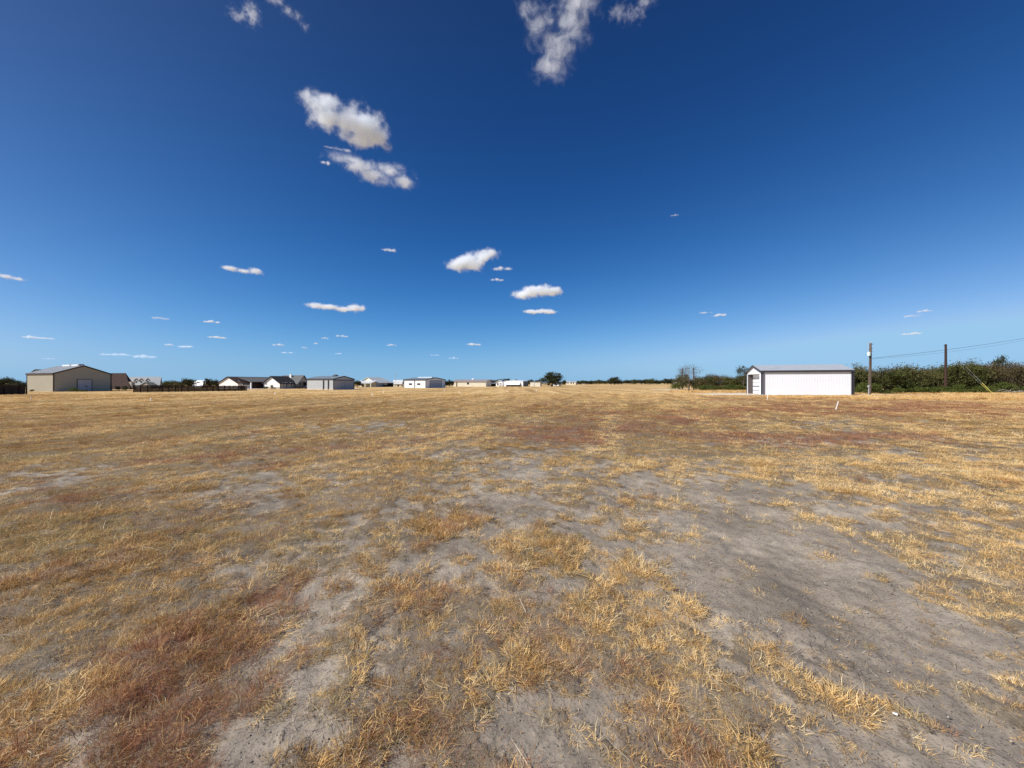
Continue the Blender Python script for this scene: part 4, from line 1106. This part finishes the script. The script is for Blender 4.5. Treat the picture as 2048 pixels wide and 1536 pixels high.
def trunk_mesh(name, mat, h, r0, seed, limbs=5, reach=1.2, bare=0, lean=0.1, stems=1):
    rr = random.Random(seed); m = MB()
    def branch(p, d, ln, r, depth):
        pts = [p]; rads = [r]; q = p.copy(); dd = d.copy()
        for i in range(4):
            dd = (dd + Vector((rr.uniform(-.25, .25), rr.uniform(-.25, .25), rr.uniform(-.05, .2)))).normalized()
            q = q + dd * ln / 4; pts.append(q.copy()); rads.append(r * (1 - 0.17 * (i + 1)))
        m.tube(pts, rads, 6 if depth == 0 else (5 if depth == 1 else 3))
        if depth < bare or (depth == 0):
            nb = limbs if depth == 0 else (4 if depth < 3 else 3)
            for k in range(nb):
                t = rr.uniform(0.4, 1.0); i = min(3, int(t * 4)); st = pts[i].lerp(pts[i + 1], t * 4 - i)
                az = rr.uniform(0, 6.283); up = rr.uniform(0.15, 1.0)
                nd = (Vector((math.cos(az), math.sin(az), up)) + dd * 0.5).normalized()
                branch(st, nd, ln * rr.uniform(0.45, 0.75) * (reach if depth == 0 else 1), rads[i] * 0.52, depth + 1)
    for s in range(stems):
        az = rr.uniform(0, 6.283)
        branch(Vector((0.12 * s, 0, -0.1)), Vector((math.cos(az) * (lean + 0.25 * (stems > 1)), math.sin(az) * (lean + 0.25 * (stems > 1)), 1)).normalized(), h, r0, 0)
    me = bpy.data.meshes.new(name); me.from_pydata(m.v, [], m.f); me.materials.append(mat)
    return me
# prototypes: (height of the whole, crown mesh, trunk mesh)
OAK = [(6.0, crown_mesh('crown', M_OAK, 46, 5600, 3.0, 2.75, 3.05, 0.30, 900 + i, spread=0.2, hollow=0.3), trunk_mesh('trunk', BARK, 2.6, 0.3, 10 + i, 6, 1.0, 2)) for i in range(3)]
SCR = [(5.0, crown_mesh('crown', M_SCRUB, 42, 4200, 2.3, 2.4, 2.35, 0.22, 920 + i, spread=0.22, hollow=0.25), trunk_mesh('trunk', BARK, 2.4, 0.13, 30 + i, 5, 0.9, 2, stems=2)) for i in range(5)]
SCR2 = [(5.0, crown_mesh('crown', M_RUST if i != 1 else M_GREY, 36, 2600, 2.3, 2.3, 2.45, 0.19, 1020 + i, spread=0.2, hollow=0.4), trunk_mesh('trunk', BARK, 2.6, 0.13, 130 + i, 6, 1.0, 3, stems=2)) for i in range(3)]
SHR = [(2.0, crown_mesh('crown', M_SHRUB, 26, 2200, 1.5, 0.95, 0.95, 0.15, 940 + i, spread=0.24, hollow=0.2), trunk_mesh('stem', BARK, 0.8, 0.05, 50 + i, 4, 1.0, 1, stems=2)) for i in range(3)]
THN = [(5.0, crown_mesh('crown', M_GREY, 44, 3000, 2.4, 2.1, 3.0, 0.085, 960 + i, spread=0.2, hollow=0.5), trunk_mesh('trunk', BARK, 2.4, 0.17, 70 + i, 6, 1.0, 4, lean=0.15)) for i in range(3)]
GOAK = [(6.0, crown_mesh('crown', M_OAK, 90, 11000, 3.0, 3.1, 2.75, 0.21, 990, spread=0.135, hollow=0.35), trunk_mesh('trunk', BARK, 2.0, 0.35, 120, 7, 1.1, 3))]
BARE = [(5.0, None, trunk_mesh('trunk', PALEBARK, 2.9, 0.12, 90 + i, 5, 0.85, 4, lean=0.15)) for i in range(3)]
AIR = [(6.0, crown_mesh('crown', M_OAK, 24, 1500, 2.6, 2.4, 3.5, 0.24, 980, spread=0.16, hollow=0.6), trunk_mesh('trunk', BARK, 3.0, 0.18, 110, 6, 1.0, 3))]
_k = [0]
def tree(name, protos, px, base, top, wpx=None, label='', cat='tree', group=None, Y=None, trunkname=None):
    """a tree whose foot is seen at (px, base) and whose top reaches row top"""
    _k[0] += 1
    hgt, cr, tk_ = protos[_k[0] * 7 % len(protos)]
    if Y is None: x, y = gp(px, base)
    else: y = Y; x = (px - 1024) / F * Y
    hh = H - (top - HY) * y / F
    s = hh / (hgt * (0.98 if protos is BARE or protos is THN else 0.92))
    sx = s if wpx is None else (wpx / F * y) / (2 * {6.0: 3.0, 5.0: 2.4, 2.0: 1.5}[hgt])
    r = empty(name, (x, y, 0), (_k[0] * 2.39) % 6.28); r.scale = (sx, sx, s)
    tag(r, label, cat, group)
    if cr is not None: link(bpy.data.objects.new('crown', cr), r)
    link(bpy.data.objects.new('trunk' if protos is not SHR else 'stem', tk_), r)
    return r
rt = random.Random(42)
def prof(P_, px):
    for (a, b), (c, d) in zip(P_, P_[1:]):
        if a <= px <= c: return b + (d - b) * (px - a) / (c - a)
    return P_[0][1] if px < P_[0][0] else P_[-1][1]
# woods on the right
for px, top, w, lab in ((1750, 738, 26, 'thin tree top rising right of the transformer pole'), (1812, 729, 30, 'thin twiggy tree top above the woods between the poles'), (1868, 731, 26, 'thin tree top just left of the dark pole'), (1926, 722, 28, 'thin tree top right of the forked dead tree'), (2034, 725, 30, 'thin tree top at the right edge of the woods')):
    tree('thin_tree', THN, px, 784.8, top, w, lab)
PR = [(1700, 741), (1711, 738), (1722, 733), (1734, 740), (1755, 743), (1775, 735), (1795, 732), (1827, 735), (1840, 743), (1860, 737), (1878, 735), (1901, 733), (1941, 727), (1961, 731), (1979, 728), (2002, 724), (2031, 730), (2048, 733), (2160, 730)]
gW = 'scrub trees of the woods right of the near hangar'
for px in np.arange(1694, 2150, 17.0):
    q = px + rt.uniform(-5, 5)
    tree('scrub_tree', SCR if rt.random() < 0.6 else SCR2, q, 786.8 - rt.uniform(0, 0.8), prof(PR, q) + rt.choice((-2, 0, 2, 5, 9)) + rt.uniform(-1, 2), rt.uniform(30, 58), 'one of the dense olive scrub trees in the front row of the right hand woods', 'tree', gW)
gW2 = 'taller scrub trees in the back rows of the right woods'
for px in np.arange(1700, 2150, 26.0):
    q = px + rt.uniform(-8, 8)
    tree('scrub_tree', SCR if rt.random() < 0.4 else SCR2, q, 783.6 - rt.uniform(0, 1.2), prof(PR, q) + rt.uniform(-2, 3), rt.uniform(36, 54), 'one of the scrub trees deeper in the right hand woods', 'tree', gW2)
gS = 'bright green shrubs fringing the right woods'
for px in list(np.arange(1712, 1780, 17)) + list(np.arange(1784, 1935, 13)) + list(np.arange(1945, 2120, 20)):
    q = px + rt.uniform(-4, 4)
    tree('green_shrub', SHR, q, 787.2 + rt.uniform(-0.5, 0.5), rt.uniform(765, 781), rt.uniform(16, 38), 'one of the low green shrubs along the front edge of the right hand woods', 'shrub', gS)
tree('thin_oak', AIR, 2003, 785.2, 715.5, 40, 'tallest dark crowned tree rising above the woods near the right edge')
tree('dead_tree', BARE, 1907, 785.5, 709, 34, 'bare dead tree with forked limbs just right of the dark pole')
tree('dead_tree', BARE, 1979, 785.8, 712, 26, 'pale dead tree trunk standing in the woods near the right edge')
tree('thin_tree', THN, 1941, 785.5, 722, 40, 'thin brownish half bare tree between the two dead trees')
tree('thin_tree', THN, 1722, 785.5, 731, 36, 'thin grey brown tree between the near hangar and the transformer pole')
tree('thin_tree', THN, 1838, 785.5, 735, 34, 'thin grey twiggy tree midway between the two poles')
# scrub between the bare tree and the near hangar
PM = [(1395, 757), (1403, 755), (1418, 753), (1431, 745), (1447, 749), (1460, 756), (1470, 753), (1500, 748), (1540, 750), (1700, 745)]
gM = 'scrub trees between the bare tree and the near hangar'
for px in list(np.arange(1398, 1500, 9.5)) + [1512, 1530]:
    q = px + rt.uniform(-3, 3)
    tree('scrub_tree', SCR if rt.random() < 0.6 else SCR2, q, 780.0 - rt.uniform(0, 1), prof(PM, q) + rt.uniform(-1, 3), rt.uniform(22, 32), 'one of the scrub trees between the bare tree and the near white hangar', 'tree', gM)
gM2 = 'low shrubs left of the near hangar'
for px in np.arange(1402, 1492, 12.0):
    tree('green_shrub', SHR, px + rt.uniform(-3, 3), 781.6, rt.uniform(769, 773), rt.uniform(16, 22), 'one of the low shrubs at the foot of the scrub left of the near hangar', 'shrub', gM2)
tree('thin_oak', AIR, 1487, 781.0, 734.5, 30, 'airy taller oak right behind the left corner of the near hangar')
tree('bare_tree', THN, 1377, 783.2, 729.5, 50, 'nearly leafless spreading tree with a dark trunk before the two thin poles')
tree('scrub_tree', SCR2, 1358, 779.4, 753, 24, 'browning scrub tree at the left side of the leafless spreading tree')
tree('scrub_tree', SCR, 1366, 779.6, 747, 26, 'olive scrub tree right behind the leafless spreading tree')
tree('scrub_tree', SCR, 1392, 779.6, 755, 24, 'scrub tree under the right one of the two thin far poles')
tree('green_shrub', SHR, 1352, 779.4, 765.5, 20, 'dark green shrub at the left foot of the leafless tree')
# far tree line
PC = [(1130, 762), (1151, 761.5), (1181, 761), (1197, 760), (1212, 761), (1245, 761.5), (1257, 759.5), (1270, 759.5), (1292, 758.5), (1304, 758), (1318, 761), (1336, 757), (1348, 758), (1420, 759)]
gC = 'far tree line along the horizon right of the oak'
for px in np.arange(1132, 1420, 7.5):
    q = px + rt.uniform(-2, 2)
    tree('distant_tree', OAK if rt.random() < 0.5 else SCR, q, None, prof(PC, q) + rt.uniform(-0.6, 1.6), rt.uniform(12, 20), 'one of the small far trees in the line along the horizon', 'tree', gC, Y=rt.uniform(430, 560))
tree('distant_oak', OAK, 1229, None, 755.0, 24, 'round dark tree standing out in the far tree line', Y=400)
tree('great_oak', GOAK, 1103, 772.8, 746.0, 43, 'big spreading live oak standing alone near the centre')
# trees around the houses
for nm, pr, px, top, w, Y, lab in (
    ('hedge_tree', OAK, 8, 755.5, 30, 92, 'taller dark tree behind the fence at the left edge'),
    ('hedge_tree', OAK, 30, 763, 22, 92, 'lower dark tree behind the left edge fence'),
    ('hedge_tree', OAK, 46, 764, 18, 90, 'dark bush crown touching the left wall of the tan hangar'),
    ('garden_tree', SCR, 331, 763, 16, 130, 'low tree just right of the dormered house'),
    ('garden_tree', SCR, 344, 761.5, 18, 130, 'second low tree right of the dormered house'),
    ('garden_tree', SCR, 357, 762.5, 18, 128, 'low olive tree left of the round tree behind the fence'),
    ('round_tree', OAK, 376, 757.3, 22, 126, 'round dark tree left of the beige shed behind the fence'),
    ('round_tree', OAK, 417, 758.2, 15, 126, 'round dark tree right of the beige shed behind the fence'),
    ('round_tree', OAK, 431, 759.5, 13, 126, 'narrower dark tree next to the round one behind the fence'),
    ('garden_tree', SCR, 444, 762.2, 14, 140, 'low tree behind the right part of the board fence'),
    ('garden_tree', OAK, 457, 762.0, 18, 138, 'dark low tree left of the small white gable'),
    ('garden_tree', OAK, 715, 761, 14, 150, 'dark tree between the grey hangar and the cream house'),
    ('cypress', OAK, 893, 761.5, 7, 165, 'first of three narrow dark trees right of the middle white hangar'),
    ('cypress', OAK, 898.5, 760, 7, 166, 'tallest of three narrow dark trees right of the middle white hangar'),
    ('cypress', OAK, 904, 761, 7, 168, 'last of three narrow dark trees beside the long cream barn'),
    ('far_tree', OAK, 1001, 758.5, 22, 260, 'dark tree behind the small white house'),
    ('far_tree', OAK, 1014, 758, 14, 262, 'dark tree behind the left end of the open white hangar'),
    ('far_tree', OAK, 1032, 758.6, 10, 270, 'small treetop above the roof of the open white hangar'),
    ('far_tree', OAK, 1061, 759.3, 13, 240, 'dark tree between the open white hangar and the cream shed'),
    ('far_tree', OAK, 1076, 760.5, 16, 250, 'dark tree behind the cream shed'),
    ('far_tree', OAK, 1129, 759.8, 8, 240, 'slender dark tree just right of the big oak'),
    ):
    tree(nm, pr, px, None, top, w, lab, Y=Y)
for px, base, top, w, lab in ((533, 778.0, 772.5, 6, 'rounded shrub under the left part of the white gable'), (544, 778.0, 770, 6, 'tallest shrub under the middle of the white gable'), (549.5, 778, 775, 4, 'smallest shrub under the white gable'),
                              (64, 783.5, 778.5, 6, 'small weed at the lit wall of the tan hangar'), (147, 783.4, 776, 16, 'dark brush heap before the tan hangar gable'), (166, 783.4, 779.5, 14, 'low dark brush right before the tan hangar door'),
                              (668 + 21, 778.8, 775.5, 5, 'dark weed at the sliding doors of the grey hangar'), (250, 781, 772, 8, 'dark bush by the brown roofed house'), (236, 781, 772.5, 8, 'dark bush near the tan hangar right corner')):
    tree('garden_shrub', SHR, px, base, top, w, lab, 'shrub')
# fallen branches
x, y = gp(2020, 788.0)
m = MB(); rb_ = random.Random(5)
for i in range(16):
    a = rb_.uniform(-1.7, 1.7); ln = rb_.uniform(0.8, 2.0); th_ = rb_.uniform(-0.4, 0.4); z0 = rb_.uniform(0.02, 0.25); bow = rb_.uniform(0.1, 0.6)
    m.tube([(a + t * ln * math.cos(th_) - ln / 2, t * ln * math.sin(th_) + rb_.uniform(-.2, .2), z0 + bow * math.sin(t * 3.14)) for t in (0, .25, .5, .75, 1)], [0.05, 0.045, 0.04, 0.03, 0.02], 5)
o = m.build('fallen_branches', PALEBARK); o.location = (x, y, 0); tag(o, 'heap of grey fallen branches at the foot of the woods near the right edge', 'branches')
# ---------------------------------------------------------------- taller dry grass along roads and woods
tall = [tuft_mesh('tall dry grass', 80, 0.35, 0.25, 0.55, 0.45, 0.014, M_STRAW, seed=300 + i, curl=0.25) for i in range(2)] + [tuft_mesh('tall dry grass', 80, 0.35, 0.2, 0.45, 0.5, 0.014, M_BROWN, seed=310 + i, curl=0.25) for i in range(1)]
tx = []; 
for (a, b, c, d, n, s0) in ((1340, 1494, 781.6, 785.2, 600, 0.75), (1706, 2120, 792.0, 799.5, 2600, 0.65), (1530, 1706, 792.4, 796.0, 700, 0.6), (1880, 2120, 788.0, 792.5, 900, 0.8), (1706, 1880, 787.2, 788.0, 250, 0.6)):
    px_ = rng.uniform(a, b, n); py_ = rng.uniform(c, d, n)
    Y_ = H * F / (py_ - HY); X_ = (px_ - 1024) / F * Y_
    tx.append(np.column_stack([X_, Y_, np.zeros(n), s0 * rng.uniform(0.5, 1.2, n)]))
A = np.vstack(tx)
scatter('tall_grass', 'taller pale dry grass along the road and the woods', 'grass', A[:, :3], rng.uniform(0, 6.28, len(A)), A[:, 3], tall, flat=False)
# ---------------------------------------------------------------- clouds
def cloud(px, py, wpx, hpx, puffs, label, dens=1.0, alt=1100.0, rough=1.0, seed=0, tilt=0.0, group=None):
    """a volume cloud whose centre is seen at (px, py); puffs are (x, z, rx, rz) in -1..1 of its box"""
    Y = alt * F / (HY - py)
    cx = (px - 1024) / F * Y
    hw = wpx / 2.0 / F * Y; hh = hpx / 2.0 / F * Y
    dist = math.sqrt(cx * cx + Y * Y + alt * alt)
    hd = max(hh, hw * 0.6)
    # bounding hull
    me = bpy.data.meshes.new('cloud')
    bm = bmesh.new()
    bmesh.ops.create_icosphere(bm, subdivisions=3, radius=1.0)
    for v in bm.verts:
        c = v.co
        # rounded box so that puffs near the corners fit
        k = 1.35 / max(1e-6, (abs(c.x) ** 5 + abs(c.y) ** 5 + abs(c.z) ** 5) ** 0.2)
        v.co = Vector((c.x * k * hw, c.y * k * hd, c.z * k * hh))
    bm.to_mesh(me); bm.free()
    o = bpy.data.objects.new('cloud', me)
    # face the box roughly to the viewer so its outline reads; it stays a real 3-D puff
    el = math.atan2(alt, math.hypot(cx, Y))
    o.location = (cx, Y, alt + H)
    o.rotation_euler = (Matrix.Rotation(-math.atan2(cx, Y), 3, 'Z') @ Matrix.Rotation(el * 0.85, 3, 'X') @ Matrix.Rotation(R(tilt), 3, 'Y')).to_euler()
    link(o)
    m, g, out = new_mat('cloud vapour')
    tc = g.n('ShaderNodeTexCoord').outputs['Object']
    p = g.scale(tc, (1 / hw, 1 / hd, 1 / hh))
    L = hw
    q = g.scale(tc, (1 / L, 1 / L, 1 / L))
    off = g.n('ShaderNodeVectorMath', operation='ADD'); g.l(q, off.inputs[0]); off.inputs[1].default_value = (seed * 3.1, seed * 1.7, seed * 2.3)
    q = off.outputs[0]
    f = None
    for (ax, az, rx, rz) in puffs:
        sb = g.n('ShaderNodeVectorMath', operation='SUBTRACT'); g.l(p, sb.inputs[0]); sb.inputs[1].default_value = (ax, 0, az)
        sc = g.scale(sb.outputs[0], (1 / rx, 1 / max(rx, rz), 1 / rz))
        ln = g.n('ShaderNodeVectorMath', operation='LENGTH'); g.l(sc, ln.inputs[0])
        d = g.math('SUBTRACT', 1.0, ln.outputs[1])
        f = d if f is None else g.math('SMOOTH_MAX', f, d, 0.25)
    n1 = g.noise(q, 2.9 + 0.9 * (rough > 1), 10, 0.68, 0.15 + 0.5 * (rough > 1))
    n = g.math('MULTIPLY', g.math('SUBTRACT', n1, 0.5), 3.2 * rough)
    v = g.math('ADD', f, n)
    v = g.mapr(v, -0.12, 0.95)
    de = g.math('MULTIPLY', g.math('POWER', v, 2.2), dens * 22.0 / (2 * hd))
    vs = g.n('ShaderNodeVolumePrincipled'); vs.inputs['Color'].default_value = (0.930, 0.966, 1.0, 1)
    vs.inputs['Anisotropy'].default_value = 0.0
    g.l(de, vs.inputs['Density'])
    g.l(vs.outputs[0], out.inputs['Volume'])
    m.volume_intersection_method = 'FAST' if hasattr(m, 'volume_intersection_method') else None
    me.materials.append(m)
    return tag(o, label, 'cloud', group)
cloud(694, 246, 168, 92, [(-0.5, 0.45, 0.42, 0.5), (-0.35, 0.1, 0.5, 0.6), (0.0, 0.05, 0.55, 0.65), (0.4, 0.05, 0.5, 0.7), (0.72, -0.25, 0.3, 0.5), (0.3, -0.45, 0.4, 0.4)], 'dense white cloud, brightest one, upper left of centre', 1.0, seed=1)
cloud(742, 343, 170, 62, [(-0.6, 0.4, 0.35, 0.4), (-0.25, 0.2, 0.45, 0.5), (0.1, -0.2, 0.45, 0.5), (0.4, 0.25, 0.4, 0.5), (0.72, -0.25, 0.35, 0.5)], 'ragged white cloud just below the brightest one', 0.36, rough=1.25, seed=2)
def rpuffs(seed, n=4, flat=True):
    r = random.Random(seed); out = []
    for i in range(n):
        t = -0.72 + 1.44 * (i + 0.5) / n + r.uniform(-0.12, 0.12)
        e = 1 - abs(t) * 0.5
        rz = r.uniform(0.5, 0.8) * e
        out.append((t, -0.55 + rz * 0.75 + r.uniform(-0.1, 0.1) if flat else r.uniform(-0.3, 0.3), r.uniform(0.34, 0.5), rz))
    return out
cloud(680, 297, 60, 14, rpuffs(31, 3), 'thin wisp between the two big upper clouds', 0.14, seed=31)
cloud(652, 324, 22, 16, rpuffs(32, 2), 'tiny puff left of the ragged white cloud', 0.3, seed=32)
cloud(1120, 68, 175, 165, [(-0.2, -0.6, 0.42, 0.33), (-0.05, -0.25, 0.45, 0.4), (-0.45, 0.25, 0.36, 0.36), (-0.75, 0.5, 0.22, 0.2), (0.25, 0.15, 0.42, 0.42), (0.4, 0.6, 0.45, 0.4), (0.75, 0.9, 0.4, 0.3)], 'big forked cloud at the top of the sky right of centre', 0.22, seed=4, rough=1.35)
cloud(1262, 22, 110, 60, [(-0.4, 0.1, 0.4, 0.5), (0.1, -0.2, 0.4, 0.5), (0.5, 0.3, 0.4, 0.4)], 'faint torn wisp right of the big forked cloud', 0.08, seed=5, rough=1.5)
cloud(488, 25, 66, 56, [(-0.3, -0.3, 0.5, 0.4), (0.4, 0.1, 0.45, 0.7)], 'left one of two faint wisps at the top left of the sky', 0.11, seed=6, rough=1.5)
cloud(572, 18, 84, 50, [(-0.5, 0.3, 0.5, 0.35), (0.2, -0.1, 0.5, 0.4), (0.75, -0.6, 0.3, 0.3)], 'right one of two faint wisps at the top left of the sky', 0.09, seed=7, rough=1.5)
cloud(947, 521, 116, 50, [(-0.55, -0.15, 0.45, 0.5), (-0.1, -0.1, 0.5, 0.7), (0.35, 0.3, 0.5, 0.55), (0.7, 0.35, 0.3, 0.4)], 'plump white cloud above the middle of the horizon', 1.2, seed=8, tilt=-8)
cloud(1004, 536, 44, 15, rpuffs(9, 3), 'small flat cloud tucked under the right end of the plump one', 0.4, seed=9)
cloud(993, 559, 32, 10, rpuffs(10, 3), 'smaller flat wisp below the plump white cloud', 0.3, seed=10)
cloud(1073, 584, 98, 30, [(-0.6, -0.25, 0.4, 0.6), (-0.2, 0.05, 0.42, 0.8), (0.25, 0.15, 0.45, 0.8), (0.65, 0.0, 0.38, 0.7)], 'upper of two stacked white clouds right of centre', 1.3, seed=11)
cloud(1080, 622, 76, 17, rpuffs(12, 4), 'lower of two stacked white clouds right of centre', 1.3, seed=12)
cloud(671, 615, 106, 19, [(-0.65, 0.05, 0.4, 0.7), (-0.2, 0.0, 0.4, 0.6), (0.25, -0.2, 0.4, 0.6), (0.7, 0.1, 0.35, 0.8)], 'long dumbbell shaped white cloud left of centre', 1.1, seed=13)
cloud(486, 541, 76, 18, [(-0.5, 0.1, 0.4, 0.6), (0.0, -0.1, 0.45, 0.6), (0.55, 0.2, 0.35, 0.8)], 'pale ragged cloud high over the white house', 0.5, seed=14)
cloud(776, 499, 36, 14, rpuffs(15, 3), 'small pale cloud high over the cream house', 0.4, seed=15)
cloud(14, 553, 70, 16, rpuffs(16, 3), 'long pale cloud cut off by the left edge', 0.4, seed=16)
for i, (px, py, w, h, d, lab) in enumerate((
    (68, 674, 46, 9, .9, 'flat white cloud above the left part of the tan hangar'),
    (423, 643, 30, 8, .9, 'small bright flat cloud, upper one over the board fence'),
    (434, 674, 42, 8, .8, 'flat cloud right under the small bright one over the fence'),
    (338, 689, 18, 7, .8, 'tiny round cloud over the dormered house'),
    (369, 693, 34, 7, .7, 'small flat cloud right of the tiny round one'),
    (237, 709, 48, 8, .6, 'faint flat cloud over the brown roofed house'),
    (288, 713, 44, 11, .7, 'doubled flat cloud just over the dormered house'),
    (557, 689, 24, 8, .7, 'small flat cloud over the white gable'),
    (573, 705, 30, 6, .4, 'faint thin cloud just over the black roof'),
    (684, 672, 26, 7, .5, 'right one of a pair of faint clouds over the grey hangar'),
    (650, 676, 16, 6, .4, 'left one of a pair of faint clouds over the grey hangar'),
    (608, 695, 14, 6, .4, 'faint speck of cloud over the white house chimney'),
    (631, 687, 12, 5, .5, 'tiny bright speck of cloud left of the faint pair'),
    (677, 707, 18, 5, .4, 'faint cloud low over the grey hangar roof'),
    (784, 690, 22, 6, .5, 'small faint cloud over the cream house and its mast'),
    (948, 688, 32, 9, .9, 'lone flat cloud over the long cream barn'),
    (908, 716, 24, 6, .4, 'faint low cloud over the left end of the cream barn'),
    (872, 710, 26, 5, .3, 'very faint streak over the middle white hangar'),
    (1412, 625, 30, 7, .22, 'dim left half of a cloud pair far right of centre'),
    (1438, 630, 30, 8, .6, 'brighter right half of a cloud pair far right of centre'),
    (1822, 631, 34, 11, .22, 'dim wisp left of the thin streak over the poles'),
    (1850, 621, 30, 8, .4, 'thin bright streak over the two poles'),
    (1824, 667, 34, 7, .7, 'flat white cloud between the two poles'),
    (1350, 430, 22, 9, .15, 'hardly visible wisp high right of centre'),
    (320, 636, 36, 7, .25, 'faint wisp far over the dormered house'),
    (96, 717, 22, 5, .3, 'very faint cloud just over the tan hangar roof'))):
    cloud(px, py, w, h, rpuffs(50 + i, 4 if w > 30 else 3), lab, d * 0.7, seed=50 + i)
